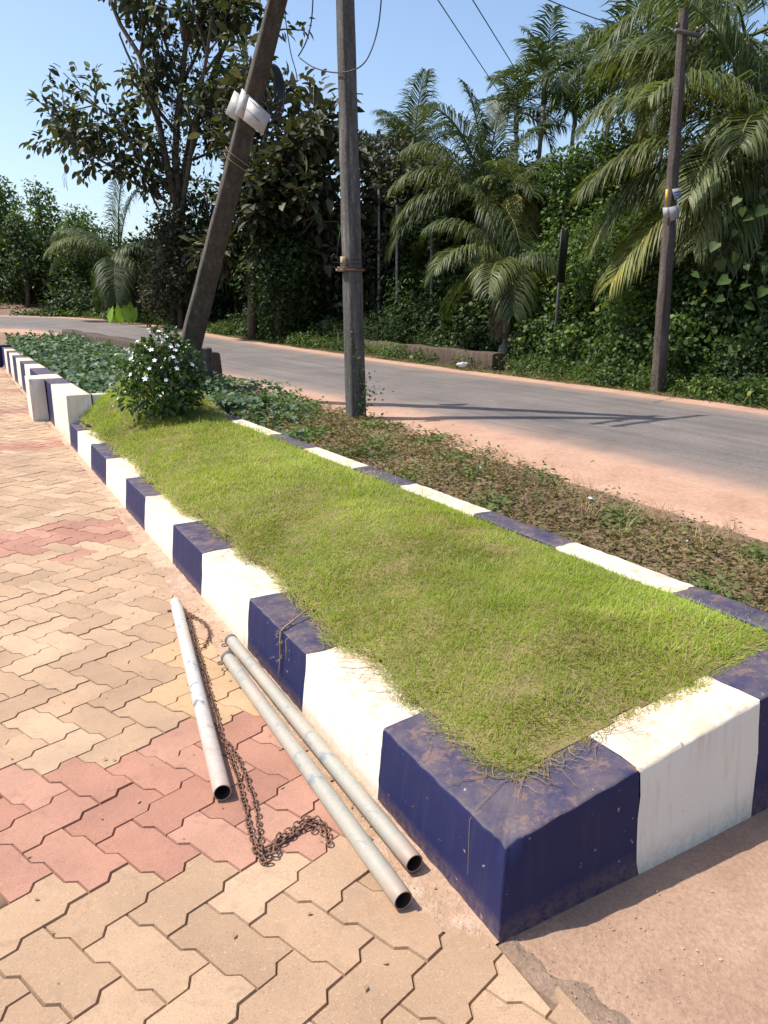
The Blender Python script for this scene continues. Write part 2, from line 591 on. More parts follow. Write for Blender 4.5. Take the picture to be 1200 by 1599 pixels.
def pipe_mat(name, base, chipc, amt, rust_from):
    m, nt, b = new_mat(name)
    tc = nt.nodes.new("ShaderNodeTexCoord")
    p = tc.outputs["Object"]
    n1 = noise(nt, 16, 6, .75, p, .5)
    n2 = noise(nt, 60, 4, .7, p)
    n3 = noise(nt, 3, 3, .6, p)
    col = mix(nt, ramp(nt, n2, [(.3, .5), (.7, 0.0)]), base, tuple(x * .72 for x in base))
    col = mix(nt, ramp(nt, n3, [(.45, 0.0), (.7, .5)]), col, (.52, .36, .26))
    chf = math_(nt, 'MULTIPLY', ramp(nt, n1, [(.56, 0.0), (.60, 1.0)]), ramp(nt, n3, [(.40, amt), (.60, 0.05)]))
    col = mix(nt, chf, col, chipc)
    sep = nt.nodes.new("ShaderNodeSeparateXYZ")
    nt.links.new(p, sep.inputs[0])
    rf = math_(nt, 'MULTIPLY', ramp(nt, sep.outputs[2], [(0.0, .75), (rust_from, 0.0)]), ramp(nt, n1, [(.3, .3), (.6, 1.0)]))
    col = mix(nt, rf, col, (.38, .22, .15))
    nt.links.new(col, b.inputs["Base Color"])
    b.inputs["Roughness"].default_value = .55
    bump(nt, b, n1, .3, .004)
    return m


M['pipe_white'] = pipe_mat("peeling_white_pipe_paint", (.52, .50, .47), (.11, .14, .20), 1.0, .75)
M['pipe_grey'] = pipe_mat("chalky_grey_pipe_paint", (.36, .34, .285), (.14, .17, .22), .6, .12)

# ------------------------------------------------------------------ ground, road
S_T = [-40, -5, 2, 5, 8, 11, 15, 19, 23, 27, 30]
near_pts = [(-40, 4.1), (-5, 4.1), (2, 4.15), (5, 4.2), (8, 3.95), (11, 3.6), (14, 3.4), (18, 3.1), (22, 2.8), (26, 2.35), (29, 1.5), (31, .2), (32.3, -2), (33.2, -6), (33.6, -14), (33.6, -60)]
far_pts = [(-40, 8.4), (-5, 8.4), (2, 8.3), (5, 8.3), (8, 8.3), (11, 8.1), (15, 7.7), (19, 7.2), (23, 6.7), (27.5, 6.1), (32, 5.0), (35.5, 3.2), (38.0, .6), (39.6, -4), (40.2, -13), (40.2, -60)]


def resample(pts, m):
    """smooth both edges with the same parameter"""
    pts = np.array(pts, float)
    k = np.arange(len(pts))
    t = np.linspace(0, len(pts) - 1, m)
    out = []
    for tt in t:
        i = int(min(max(math.floor(tt), 0), len(pts) - 2))
        f = tt - i
        p0, p1, p2, p3 = pts[max(i - 1, 0)], pts[i], pts[i + 1], pts[min(i + 2, len(pts) - 1)]
        m1 = (p2 - p0) / 2 if i > 1 else (p2 - p1)
        m2 = (p3 - p1) / 2 if i > 1 else (p2 - p1)
        h = (2 * f**3 - 3 * f**2 + 1) * p1 + (f**3 - 2 * f**2 + f) * m1 + (-2 * f**3 + 3 * f**2) * p2 + (f**3 - f**2) * m2
        out.append(h)
    return np.array(out)


NE, FE = resample(near_pts, 181), resample(far_pts, 181)


def ground_xy(s, w):
    p = P(s, w, 0)
    return p[..., :2]


def ground_z(x, y):
    s, w = (x - O[0]) * e1[0] + (y - O[1]) * e1[1], (x - O[0]) * e2[0] + (y - O[1]) * e2[1]
    z = terrain(y)
    inside = 1 - sstep(1.35, 2.1, w)              # yard side lies under the paving
    z = z - .22 * inside * (1 - sstep(9.5, 14, s)) - .004
    z = np.where(w < .15, np.minimum(z, -.01478 * s - .07), z)
    verge = sstep(1.5, 2.0, w) * (1 - sstep(2.6, 3.2, w)) * sstep(0.3, 1.0, s) * (1 - sstep(11, 15, s))
    z = z + .07 * verge
    return z


mb = MB()
xs = np.concatenate([np.linspace(-400, -45, 12), np.linspace(-42, 30, 240), np.linspace(33, 400, 12)])
ys = np.concatenate([np.linspace(-60, -3, 8), np.linspace(-2, 52, 180), np.linspace(56, 600, 16)])
X, Y = np.meshgrid(xs, ys, indexing='ij')
mb.grid(np.stack([X, Y, ground_z(X, Y)], -1), flip=True)
tag(mb.build("ground", M['soil'], smooth=True), "bare brown soil of the roadside and grove floor", kind="structure")


def strip(name, a, b, mat, lift, cols, label, wobble=0.0):
    mb_ = MB()
    t = np.linspace(0, 1, cols)
    rows = a[:, None, :] * (1 - t)[None, :, None] + b[:, None, :] * t[None, :, None]
    xy = ground_xy(rows[..., 0], rows[..., 1])
    z = terrain(xy[..., 1]) + lift + .04 * (1 - (2 * t - 1)**2)[None, :] * (1 if lift > .005 else .3)
    z[:, 0] -= .05 if lift < .01 else .012
    z[:, -1] -= .05 if lift < .01 else .012
    V = np.concatenate([xy, z[..., None]], -1)
    mb_.grid(V, tint=0.5)
    mb_.c[-1] = np.tile(t, len(a))
    return tag(mb_.build(name, mat, smooth=True), label, kind="structure")


def shift(edge, other, d, amp=0.0, seed=0):
    v = nrm(edge - other)
    k = np.arange(len(edge))
    return edge + v * (d + amp * wob(k * 1.0, k * .3, .5, seed))[:, None]


sh_n = shift(NE, FE, 1.05, .10, 3)
sh_f = shift(FE, NE, .62, .08, 4)
strip("road_shoulder", sh_n, sh_f, M['laterite'], 0.004, 24, "pale red laterite dust along both road edges")
strip("road", NE, FE, M['road'], 0.018, 24, "grey asphalt road curving away to the left")

# ------------------------------------------------------------------ apron in front of the planter
def curve_edge(s):
    """w of the paving's cut edge in front of the corner (s < 0)"""
    return np.interp(-s, [0, .1, .15, .21, .27, .6, 1.5, 4], [-.005, -.006, -.002, .012, .034, .16, .55, 1.7])


mb = MB()
sv = np.concatenate([np.linspace(.06, -1.0, 54), np.linspace(-1.15, -6, 14)])
tv = np.linspace(0, 1, 40)**1.6
V = np.zeros((len(sv), len(tv), 3))
for i, s in enumerate(sv):
    w0 = float(curve_edge(min(s, 0))) + .035
    w = w0 + (7.5 - w0) * tv
    V[i] = P(s, w, -.012 + .004 * wob(w * 3, s * 3 + 0 * w, 1.5, 8) + .01 * np.minimum(0, s + .3))
mb.grid(V, flip=True)
tag(mb.build("driveway_apron", M['apron'], smooth=True), "reddish worn cement apron in front of the planter", kind="structure")

mb = MB()
sv = np.linspace(.03, -1.2, 124)
tv = np.linspace(0, 1, 12)
V = np.zeros((len(sv), len(tv), 3))
for i, s in enumerate(sv):
    w0 = float(curve_edge(min(s, 0))) - .004
    wd = .085 + .02 * math.sin(s * 23) + .012 * math.sin(s * 61)
    w = w0 + wd * tv
    prof = np.sin(np.pi * np.clip(tv * 1.05, 0, 1))**.7
    V[i] = P(s, w, -.016 + .010 * prof * (1 + .2 * wob(w * 60, s * 60 + 0 * w, 1.3, 9)) + .0015 * rng.normal(size=len(tv)) * prof)
mb.grid(V, flip=True)
tag(mb.build("broken_cement_edge", M['crumb']), "rough grey broken cement edge between pavers and apron", kind="structure")

# ------------------------------------------------------------------ paving
mb = MB()
sv = np.linspace(-2.5, 34, 74)
wv = np.linspace(-6, .03, 16)
S_, W_ = np.meshgrid(sv, wv, indexing='ij')
W2 = np.where(S_ < 0, np.minimum(W_, curve_edge(np.minimum(S_, 0))), W_)
mb.grid(P(S_, W2, -.0125), flip=True)
paving = mb.build("paving", M['sand'])
tag(paving, "interlocking zigzag concrete pavers with red bands in the yard", kind="structure")

A_ = np.array([.06005, .1114])      # lattice steps in (s, w)
B_ = np.array([.1205, -.0704])
L0 = np.array([.4566, -.8641])
Z1 = .072


def outline(i0, j0, horiz):
    """zigzag outline of one paver in lattice units"""
    def ea(x, y, sg):  # unit edge along +-a
        return [(x, y), (x + .4 * sg, y - Z1 * sg), (x + .6 * sg, y + Z1 * sg)]

    def eb(x, y, sg):
        return [(x, y), (x + Z1 * sg, y + .4 * sg), (x - Z1 * sg, y + .6 * sg)]
    la, lb = (2, 1) if horiz else (1, 2)
    pts = []
    for k in range(la):
        pts += ea(i0 + k, j0, 1)
    for k in range(lb):
        pts += eb(i0 + la, j0 + k, 1)
    for k in range(la):
        pts += ea(i0 + la - k, j0 + lb, -1)
    for k in range(lb):
        pts += eb(i0, j0 + lb - k, -1)
    q = np.array(pts)
    return L0 + q[:, :1] * A_ + q[:, 1:] * B_


def area2(p):
    x, y = p[:, 1], p[:, 0]
    return (x * np.roll(y, -1) - np.roll(x, -1) * y).sum() / 2


def inset(p, d):
    a, b, c = np.roll(p, 1, 0), p, np.roll(p, -1, 0)
    t1, t2 = nrm(b - a), nrm(c - b)
    sg = 1 if area2(p) > 0 else -1
    n1 = np.stack([t1[:, 1], -t1[:, 0]], 1) * sg      # inward in (s,w)
    n2 = np.stack([t2[:, 1], -t2[:, 0]], 1) * sg
    m = nrm(n1 + n2)
    k = np.clip((m * n1).sum(1), .5, 1)
    return b + m * (d / k)[:, None]


def clip_w(p, wc):
    out = []
    for i in range(len(p)):
        a, b = p[i - 1], p[i]
        ia, ib = a[1] <= wc, b[1] <= wc
        if ia != ib:
            t = (wc - a[1]) / (b[1] - a[1])
            out.append(a + t * (b - a))
        if ib:
            out.append(b)
    return np.array(out) if len(out) > 2 else None


def paver_rings(p):
    return inset(p, .0034), inset(p, .0005)


def paver_mesh(p, c, name):
    """two rings in local x = w, y = s, z = up"""
    top, bot = paver_rings(p)
    k = len(p)
    V = np.zeros((2 * k, 3))
    V[:k, 0], V[:k, 1] = top[:, 1] - c[1], top[:, 0] - c[0]
    V[k:, 0], V[k:, 1], V[k:, 2] = bot[:, 1] - c[1], bot[:, 0] - c[0], -.0105
    up = list(range(k))
    if area2(p) < 0:
        up = up[::-1]
    F = [up]
    for i in range(k):
        a, b = up[i], up[(i + 1) % k]
        F.append((b, a, a + k, b + k))
    me = bpy.data.meshes.new(name)
    me.from_pydata(V.tolist(), [], F)
    at_ = me.attributes.new("tint", 'FLOAT', 'POINT')
    me.validate()
    return me


ROT = Matrix(((e2[0], e1[0], n_[0]), (e2[1], e1[1], n_[1]), (e2[2], e1[2], n_[2])))
base_mesh = {}
for hz in (True, False):
    p0 = outline(0, 0, hz)
    me = paver_mesh(p0, p0.mean(0), "paver")
    base_mesh[hz] = me
    me.materials.append(M['beige'])


def cut_w(s):
    return float(np.interp(s, [-.02, .02, .12, .45, 1.2, 3, 4, 6, 9, 40], [9, -.004, -.098, -.135, -.128, -.112, -.09, -.06, -.05, -.05]))


cells = []
for k in range(-160, 160):
    for mth in range(-60, 60):
        # herringbone: step (1,-1) and (2,2)
        i0, j0 = k + 2 * mth, -k + 2 * mth
        for hz, oi, oj in ((True, 0, 0), (False, 0, -2)):
            c = L0 + (i0 + oi + (1 if hz else .5)) * A_ + (j0 + oj + (.5 if hz else 1)) * B_
            if -2.2 < c[0] < 33 and -5.6 < c[1] < .6:
                cells.append((hz, i0 + oi, j0 + oj, c))


def is_red(c):
    s, w = c
    t = s + .26 * w
    if .46 < t < 1.13:
        return True
    for lo in (3.82, 7.75, 11.2, 14.8, 18.4, 22):
        if lo < s < lo + .60:
            return True
    return abs(s - 3.63) < .05 and abs(w + .52) < .09


entries = []
for hz, i0, j0, c in cells:
    poly = outline(i0, j0, hz)
    cut = False
    if c[0] < .02:
        wc = float(curve_edge(min(c[0], 0))) - .006
    else:
        wc = cut_w(c[0]) + rng.normal() * .006
    if poly[:, 1].max() > wc:
        poly = clip_w(poly, wc)
        if poly is None or abs(area2(poly)) < .0025:
            continue
        cut = True
    d = np.linalg.norm(P(c[0], c[1]) - np.array([0, 0, CH]))
    pw = P(c[0], c[1])
    dep = pw[1] * math.cos(PITCH) + (CH - pw[2]) * math.sin(PITCH)
    ux = 600 + 1155 * pw[0] / max(dep, .1)
    vy = 799.5 + 1155 * (pw[1] * math.sin(-PITCH) + (CH - pw[2]) * math.cos(PITCH)) / max(dep, .1)
    vis = -60 < ux < 1260 and vy < 1690 and dep > .3
    entries.append((0 if vis else 1, d, hz, i0, j0, c, poly, cut))
entries.sort(key=lambda e: (e[0], e[1]))
rest = {k: MB() for k in ('beige', 'redp')}
for idx, (vis, d, hz, i0, j0, c, poly, cut) in enumerate(entries):
    key = 'redp' if is_red(c) else 'beige'
    if key == 'beige' and -.38 < c[1] < -.05 and 1.15 < c[0] < 2.1 and rng.random() < .8:
        key = 'ochre'
    dh = rng.normal() * .0012
    if vis == 0 and idx < 300:
        cc = poly.mean(0) if cut else c
        if cut:
            me = paver_mesh(poly, cc, "cut_paver")
            me.materials.append(M[key])
        else:
            me = base_mesh[hz]
            cc = outline(i0, j0, hz).mean(0)
        o = bpy.data.objects.new("paver", me)
        o.parent = paving
        q = P(cc[0], cc[1], dh)
        tilt = Matrix.Rotation(rng.normal() * .006, 3, 'X') @ Matrix.Rotation(rng.normal() * .006, 3, 'Y')
        o.matrix_basis = Matrix.Translation(Vector(q)) @ (ROT @ tilt).to_4x4()
        scene.collection.objects.link(o)
        if not cut:
            o.material_slots[0].link = 'OBJECT'
            o.material_slots[0].material = M[key]
    else:
        if key == 'ochre':
            key = 'beige'
        top, bot = paver_rings(poly)
        k = len(poly)
        ctr = poly.mean(0)
        V = np.concatenate([P(top[:, 0], top[:, 1], dh), P(bot[:, 0], bot[:, 1], -.0105), P(ctr[0], ctr[1], dh)[None]])
        i = np.arange(k)
        j = (i + 1) % k
        tri = np.stack([i, j, np.full(k, 2 * k)], 1)
        qd = np.stack([j, i, i + k, j + k], 1)
        if area2(poly) < 0:
            tri, qd = tri[:, ::-1], qd[:, ::-1]
        rest[key].add(V, tris=tri, quads=qd, tint=rng.random())
for key, nm in (('beige', "far_beige_pavers"), ('redp', "far_red_pavers")):
    if rest[key].v:
        tag(rest[key].build(nm, M[key], parent=paving), kind="stuff")

# cement strip between pavers and kerb
mb = MB()
sv = np.linspace(0.0, 24, 700)
tv = np.linspace(0, 1, 8)
V = np.zeros((len(sv), len(tv), 3))
for i, s in enumerate(sv):
    w0 = cut_w(max(s, .021)) - .03
    V[i] = P(s, w0 + (.045 - w0) * tv, -.006 + .005 * wob(tv * 9, s * 30 + 0 * tv, 1.5, 12) + .010 * tv**3)
mb.grid(V, flip=True)
tag(mb.build("cement_fillet", M['mortar'], parent=paving), "dusty pinkish cement strip along the foot of the kerb")

# ------------------------------------------------------------------ painted planter wall
PW = 1.41            # width of the planter
TH = .27


def wall_h(w):
    return .232 + .135 * np.clip(w, 0, PW)


def sweep_wall(path, inn, th, hfun, name, mat, parent, batter=.022, r=.011, base=-.04, chip=None, caps=(False, False)):
    """sweep a rounded wall profile; path (m,2) in (s,w), inn (m,2) inward vectors"""
    m = len(path)
    rows, hs = [], []
    for i in range(m):
        H = hfun(*path[i])
        jit = .0008 * math.sin(path[i][0] * 61 + path[i][1] * 47) + .0010 * rng.normal()
        rr = r * (1 + .15 * math.sin(path[i][0] * 13 + path[i][1] * 17))
        prof = []
        for f in (0, .08, .2, .4, .6, .8):
            hh = base + (H - rr - base) * f
            prof.append((batter * (hh - 0) / H, hh))
        for a in (0, 30, 60, 90):
            a = R(a)
            prof.append((batter + rr - rr * math.cos(a), H - rr + rr * math.sin(a)))
        for f in (.25, .5, .75):
            prof.append((batter + rr + (th - 2 * rr - batter) * f, H))
        for a in (0, 45, 90):
            a = R(a)
            prof.append((th - rr + rr * math.sin(a), H - rr + rr * math.cos(a)))
        prof.append((th, base))
        row = []
        along = np.zeros(2)
        if i in (0, m - 1):
            along = np.array([abs(inn[i][1]), abs(inn[i][0])])
        for k, (c, h) in enumerate(prof):
            jj = jit if 5 < k < 10 else jit * .3
            sm = .005 * math.sin(k * 1.3 + path[i].sum() * 57) + .003 * math.sin(k * 3.1 + path[i].sum() * 91)
            s_, w_ = path[i] + inn[i] * (c + jj) + along * sm
            hh = h + (rng.normal() * .0011 if 5 < k < 13 else 0)
            if chip is not None:
                d2 = (s_ - .025)**2 + (w_ - .025)**2
                hh -= .020 * math.exp(-d2 / .0011) * (h / H)**2
                sh = .016 * math.exp(-d2 / .0016) * (h / H)**3
                s_, w_ = s_ + sh, w_ + sh
            row.append(P(s_, w_, hh))
        rows.append(row)
        hs.append([max(0, p[1] / H) for p in prof])
    V = np.array(rows)
    mb_ = MB()
    mb_.grid(V)
    mb_.c[-1] = np.array(hs).ravel()
    for e, on in enumerate(caps):
        if on:
            ring = V[0] if e == 0 else V[-1]
            k = len(ring)
            ctr = ring.mean(0)
            tri = [(i, (i + 1) % k, k) for i in range(k)]
            if e == 0:
                tri = [t[::-1] for t in tri]
            mb_.add(np.concatenate([ring, ctr[None]]), tris=tri, tint=.6)
    o = mb_.build(name, mat, parent=parent)
    return o


def stations(a, b, dens=.028):
    m = max(4, int(abs(b - a) / dens))
    return np.linspace(a, b, m)


planter = thing("planter_kerb", "low navy and white striped kerb around the lawn bed", "kerb", P(.3, .3))
H_l = lambda s, w: float(wall_h(max(w, 0)))
# left run (towards the yard), far to near so that the faces look outwards
left_seams = [.60, 1.18, 1.80, 2.53, 3.15, 3.93, 4.60, 5.48, 6.34, 7.27, 7.88]
col = ['white', 'navy', 'white', 'navy', 'white', 'navy', 'white', 'navy', 'white', 'navy']
for i in range(len(left_seams) - 1):
    ss = stations(left_seams[i + 1], left_seams[i])
    path = np.stack([ss, 0 * ss], 1)
    inn = np.tile([0, 1.0], (len(ss), 1))
    sweep_wall(path, inn, TH, H_l, "block", M[col[i]], planter)
# corner block wraps round
ss = np.concatenate([stations(.60, .09), np.linspace(.08, .008, 10)])
ws = np.concatenate([np.linspace(.008, .08, 10), stations(.09, .455)])
path = np.concatenate([np.stack([ss, 0 * ss], 1), [[0, 0]], np.stack([0 * ws, ws], 1)])
def corner_block():
    """L-shaped corner, each arm swept up to the mitre line"""
    rows, hs = [], []
    r = .010
    for i in range(len(path)):
        s, w = path[i]
        H = H_l(s, w)
        arm = 's' if w == 0 and s > 0 else ('w' if s == 0 and w > 0 else 'c')
        jit = .0008 * math.sin(s * 61 + w * 47) + .0012 * rng.normal()
        prof = []
        for f in (0, .08, .2, .4, .6, .8):
            hh = -.04 + (H - r + .04) * f
            prof.append((.022 * hh / H, hh))
        for a in (0, 30, 60, 90):
            prof.append((.022 + r - r * math.cos(R(a)), H - r + r * math.sin(R(a))))
        for f in (.2, .4, .6, .8, 1.0):
            prof.append((.036 + (TH - .036) * f, H))
        row = []
        for k, (c, h) in enumerate(prof):
            jj = (jit if 5 < k < 10 else 0) if arm != 'c' else 0
            cc = c + jj
            if arm == 's':
                # slide along the arm so that the row lands on the mitre line instead of crossing it
                s_, w_ = max(s, cc) if s < cc else s, min(cc, 1e9)
                f = s / .3
                if s < .3:
                    s_ = cc + (.3 - cc) * f
            elif arm == 'w':
                w_, s_ = w, cc
                if w < .3:
                    w_ = cc + (.3 - cc) * (w / .3)
            else:
                s_, w_ = cc, cc
            Hh = H_l(0, w_) if k > 5 else None
            hh = h + ((H_l(0, w_) - H) if k > 5 else 0)
            hh += rng.normal() * .001 if k > 5 else 0
            d2 = (s_ - .025)**2 + (w_ - .025)**2
            hh -= .018 * math.exp(-d2 / .0012) * max(0, h / H)**2
            sh = .015 * math.exp(-d2 / .0018) * max(0, h / H)**3
            row.append(P(s_ + sh, w_ + sh, hh))
        rows.append(row)
        hs.append([max(0, p[1] / H) for p in prof])
    mb_ = MB()
    mb_.grid(np.array(rows))
    mb_.c[-1] = np.array(hs).ravel()
    return mb_.build("block", M['navy'], parent=planter)


tag(corner_block(), "navy corner block with chipped top edge and dust")
# front run
front_seams = [.455, .93, 1.30]
for i, cn in enumerate(['white', 'navy']):
    ws = stations(front_seams[i], front_seams[i + 1])
    path = np.stack([0 * ws, ws], 1)
    sweep_wall(path, np.tile([1.0, 0], (len(ws), 1)), TH, H_l, "block", M[cn], planter)
ws = stations(1.30, PW)
sweep_wall(np.stack([stations(.012, .34), np.full(len(stations(.012, .34)), PW)], 1), np.tile([0, -1.0], (len(stations(.012, .34)), 1)), .15, H_l, "block", M['navy'], planter, caps=(True, False))
sweep_wall(np.stack([0 * ws, ws], 1)[:-1], np.tile([1.0, 0], (len(ws) - 1, 1)), TH, H_l, "block", M['navy'], planter)
right_seams = [.34, .61, 1.25, 1.88, 2.62, 3.24, 4.08, 4.84, 5.87, 6.5, 7.2, 7.88]
rc = ['navy', 'white', 'navy', 'white', 'navy', 'white', 'navy', 'white', 'navy', 'white', 'navy']
for i in range(len(right_seams) - 1):
    ss = stations(right_seams[i], right_seams[i + 1])
    path = np.stack([ss, np.full(len(ss), PW)], 1)
    sweep_wall(path, np.tile([0, -1.0], (len(ss), 1)), .15, H_l, "block", M[rc[i]], planter)

# ------------------------------------------------------------------ taller wall beyond the planter
bwall = thing("boundary_wall", "knee-high navy and white striped wall with a white pillar beyond the lawn", "wall", P(8, .1))
H_b = lambda s, w: .55
b_seams = [7.88, 9.48, 10.45, 11.3, 12.85, 14.05, 15.2, 16.4, 17.6, 18.8, 20.0, 21.2, 22.4]
bc = ['white', 'navy', 'white', 'navy', 'white', 'navy', 'white', 'navy', 'white', 'navy', 'white', 'navy']
for i in range(len(b_seams) - 1):
    ss = stations(b_seams[i + 1], b_seams[i], .08)
    sweep_wall(np.stack([ss, 0 * ss + .002], 1), np.tile([0, 1.0], (len(ss), 1)), .27, H_b, "block", M[bc[i]], bwall, batter=.01, r=.008, caps=(i == len(b_seams) - 2, i == 0))
ws = stations(.285, PW + .05, .06)
sweep_wall(np.stack([0 * ws + 7.885, ws], 1), np.tile([1.0, 0], (len(ws), 1)), .14, lambda s, w: .545, "cross_wall", M['white'], bwall, batter=.004, r=.008)
# dark crack where the cross wall leaves the end face
mb = MB()
ck = [(P(7.874, .282 + .008 * math.sin(k * 2.3), .55 - .012 * k)) for k in range(22)]
mb.tube(ck, .004, 4)
mb.build("crack", M['black'], parent=bwall)
mb = MB()
pil = sweep_wall(np.stack([np.linspace(10.85, 10.15, 12), np.full(12, -.205)], 1), np.tile([0, 1.0], (12, 1)), .20, lambda s, w: .575, "pillar", M['white'], bwall, batter=.004, r=.008, caps=(True, True))
# a further pillar where the wall runs out of the picture
sweep_wall(np.stack([np.linspace(22.95, 22.4, 8), np.full(8, -.10)], 1), np.tile([0, 1.0], (8, 1)), .38, lambda s, w: .6, "pillar", M['navy'], bwall, batter=.004, r=.008, caps=(True, True))

# ------------------------------------------------------------------ lawn
def lawn_h(s, w):
    e = np.minimum(np.minimum(w - .165, PW - .11 - w), s - .185)
    bumpy = .014 * wob(s * 1.0, w * 1.0, 4.2, 21) + .009 * wob(s, w, 12, 22)
    up = sstep(5.9, 7.7, s) * (.06 + .26 * sstep(.1, .75, w)) - .02 * sstep(6.8, 7.8, s) * (1 - sstep(.1, .4, w))
    bumpy = bumpy + .012 * np.maximum(0, wob(s, w, 7.5, 24))
    return wall_h(w) + .002 + (.030 + bumpy) * sstep(0, .20, e) + .035 * sstep(.1, .6, e) + up


def lawn_edge(s, w):
    """how far inside the ragged edge of the turf"""
    l = w - (.16 + .04 * wob(s, 0 * s, 3.1, 31) + .022 * wob(s, 0 * s, 13, 32) - .02 * sstep(3, 6, s))
    f = s - (.17 + .02 * wob(w, 0 * w, 5.5, 33) + .012 * wob(w, 0 * w, 17, 34))
    r = PW - .085 + .012 * wob(s, 0 * s, 6, 35) - w
    d = np.minimum(np.minimum(l, f), r)
    # rounded at the near corner
    cr = .11 - np.hypot(np.maximum(0, .30 - w), np.maximum(0, .30 - s))
    return np.where((w < .30) & (s < .30), np.minimum(d, cr + .04), d)


mb = MB()
sv = np.concatenate([np.linspace(.13, 1.2, 60), np.linspace(1.23, 7.88, 190)])
wv = np.concatenate([np.linspace(.11, .32, 14), np.linspace(.34, PW - .20, 34), np.linspace(PW - .19, PW - .07, 8)])
S_, W_ = np.meshgrid(sv, wv, indexing='ij')
mb.grid(P(S_, W_, lawn_h(S_, W_)), flip=True)
ed = lawn_edge(S_, W_)
cellmin = np.minimum(np.minimum(ed[:-1, :-1], ed[1:, :-1]), np.minimum(ed[:-1, 1:], ed[1:, 1:])).ravel()
mb.q[-1] = mb.q[-1][cellmin > .014]
tag(mb.build("lawn_bed", M['thatch'], smooth=True), "brown thatchy soil under the lawn", kind="structure")


mb = MB()
for (s0, s1, dens, wd, ln) in ((.1, 1.3, 38000, .0023, .029), (1.3, 2.6, 27000, .0028, .031), (2.6, 4.4, 15000, .0038, .035), (4.4, 7.86, 8500, .0054, .042)):
    k = int(dens * (s1 - s0) * 1.35)
    s = rng.uniform(s0, s1, k)
    w = rng.uniform(.08, PW - .05, k)
    ed = lawn_edge(s, w)
    keep = ed > -.03 * rng.random(k)**2
    s, w, ed = s[keep], w[keep], ed[keep]
    k = len(s)
    dry = .16 * wob(s, w, 2.6, 41) + .26 * wob(s, w, 9.0, 42) + .34 * wob(s, w, 26.0, 44)
    green = sstep(.9, 1.35, w) * (1 - sstep(.8, 1.6, s)) * .35 + sstep(5.6, 7, s) * .25
    tint = np.clip(.55 + green - dry * .5 + rng.normal(size=k) * .30 - .25 * (1 - sstep(0, .07, ed)), 0.0, 1)
    dead = rng.random(k) < .08 + .25 * (1 - sstep(0, .05, ed)) + .26 * sstep(.2, .6, dry)
    tint = np.where(dead, rng.uniform(0, .14, k), tint)
    patch = wob(s, w, 6.5, 43)
    L = ln * (1 + .30 * patch + .22 * wob(s, w, 19, 45) - .25 * sstep(.2, .6, dry)) * rng.uniform(.5, 1.35, k) * (1 + .7 * (rng.random(k) < .05)) * (1 - .4 * (1 - sstep(0, .08, ed)))
    L *= 1 + .7 * sstep(6.3, 7.4, s)
    ang = rng.uniform(0, 6.283, k) * .8 + 6.283 * wob(s, w, 9, 46) * .5
    lean = rng.uniform(.15, 1.35, k)
    thin = rng.random(k) > .35 * sstep(.25, .7, dry)
    s, w, ed, tint, L, ang, lean = s[thin], w[thin], ed[thin], tint[thin], L[thin], ang[thin], lean[thin]
    k = len(s)
    d = np.stack([np.cos(ang) * lean, np.sin(ang) * lean, np.ones(k)], 1)
    # over the edge the turf leans outwards
    out = -e2[None] * ((w < .3) * (1 - sstep(0, .08, ed)))[:, None] - e1[None] * ((s < .35) * (1 - sstep(0, .08, ed)))[:, None]
    d = d + out * .9
    nm = np.stack([np.cos(ang), np.sin(ang), np.full(k, -.2)], 1)
    base = P(s, w, np.where(ed > 0, lawn_h(s, w), wall_h(w)) - .003)
    ti = rng.integers(0, 3, k)
    for b in range(3):
        sel = ti == b
        mb.leaves(BLADES[b], base[sel], d[sel], nm[sel], np.stack([np.full(sel.sum(), wd), L[sel], L[sel]], 1), tint[sel])
tag(mb.build("lawn_grass", M['lawn']), "short green lawn grass with dry patches in the bed", "grass", kind="stuff")

# dry runners creeping over the kerb
mb = MB()


def runner(s, w, ds, dw, k, r=.0016):
    pts = []
    for i in range(k):
        hh = float(wall_h(w)) + .004 + .006 * abs(math.sin(i * 1.7 + s * 9))
        if w < .02:
            hh = float(wall_h(0)) - (.02 - w) * 4
        pts.append(P(s, max(w, .006), hh))
        s += ds + rng.normal() * .006
        w += dw + rng.normal() * .006
    if len(pts) > 3:
        mb.tube(np.array(pts), np.linspace(r, r * .5, len(pts)), 4, rng.random())


for _ in range(44):
    s0 = abs(rng.normal()) * .5 + .16 if rng.random() < .6 else rng.uniform(.2, 3.5)
    a = rng.normal() * .5
    runner(s0, .175, .012 * math.sin(a + rng.choice([-1.1, 1.1])), -.009, int(rng.integers(5, 13)), rng.uniform(.0008, .0018))
for _ in range(34):
    w0 = .17 + abs(rng.normal()) * .3
    runner(.19, min(w0, 1.2), -.009, .012 * rng.normal(), int(rng.integers(4, 11)), rng.uniform(.0008, .0016))
tag(mb.build("grass_runners", M['straw']), "thin dry grass runners trailing over the kerb top", "grass", kind="stuff")

mb = MB()
pts = [P(1.50, .17, .262), P(1.47, .12, .256), P(1.44, .07, .247), P(1.42, .035, .242), P(1.41, .014, .232), P(1.405, .008, .19), P(1.40, .004, .13), P(1.405, -.001, .07), P(1.40, -.006, .03)]
mb.tube(pts, [.003, .0035, .004, .004, .0038, .0036, .003, .0024, .0014], 5)
for k in range(46):
    b = pts[2 + k % 5] + rng.normal(size=3) * .004
    mb.tube([b, b + np.array([rng.normal() * .016, rng.normal() * .01, -.012 + rng.normal() * .008])], [.0012, .0004], 3)
mb.tube([P(1.33, .03, .246), P(1.325, .002, .235), P(1.32, .0, .19), P(1.318, -.004, .16)], .0018, 4)
tag(mb.build("dry_root", M['rootdry']), "dry grassy root hanging down a navy kerb block", "root")

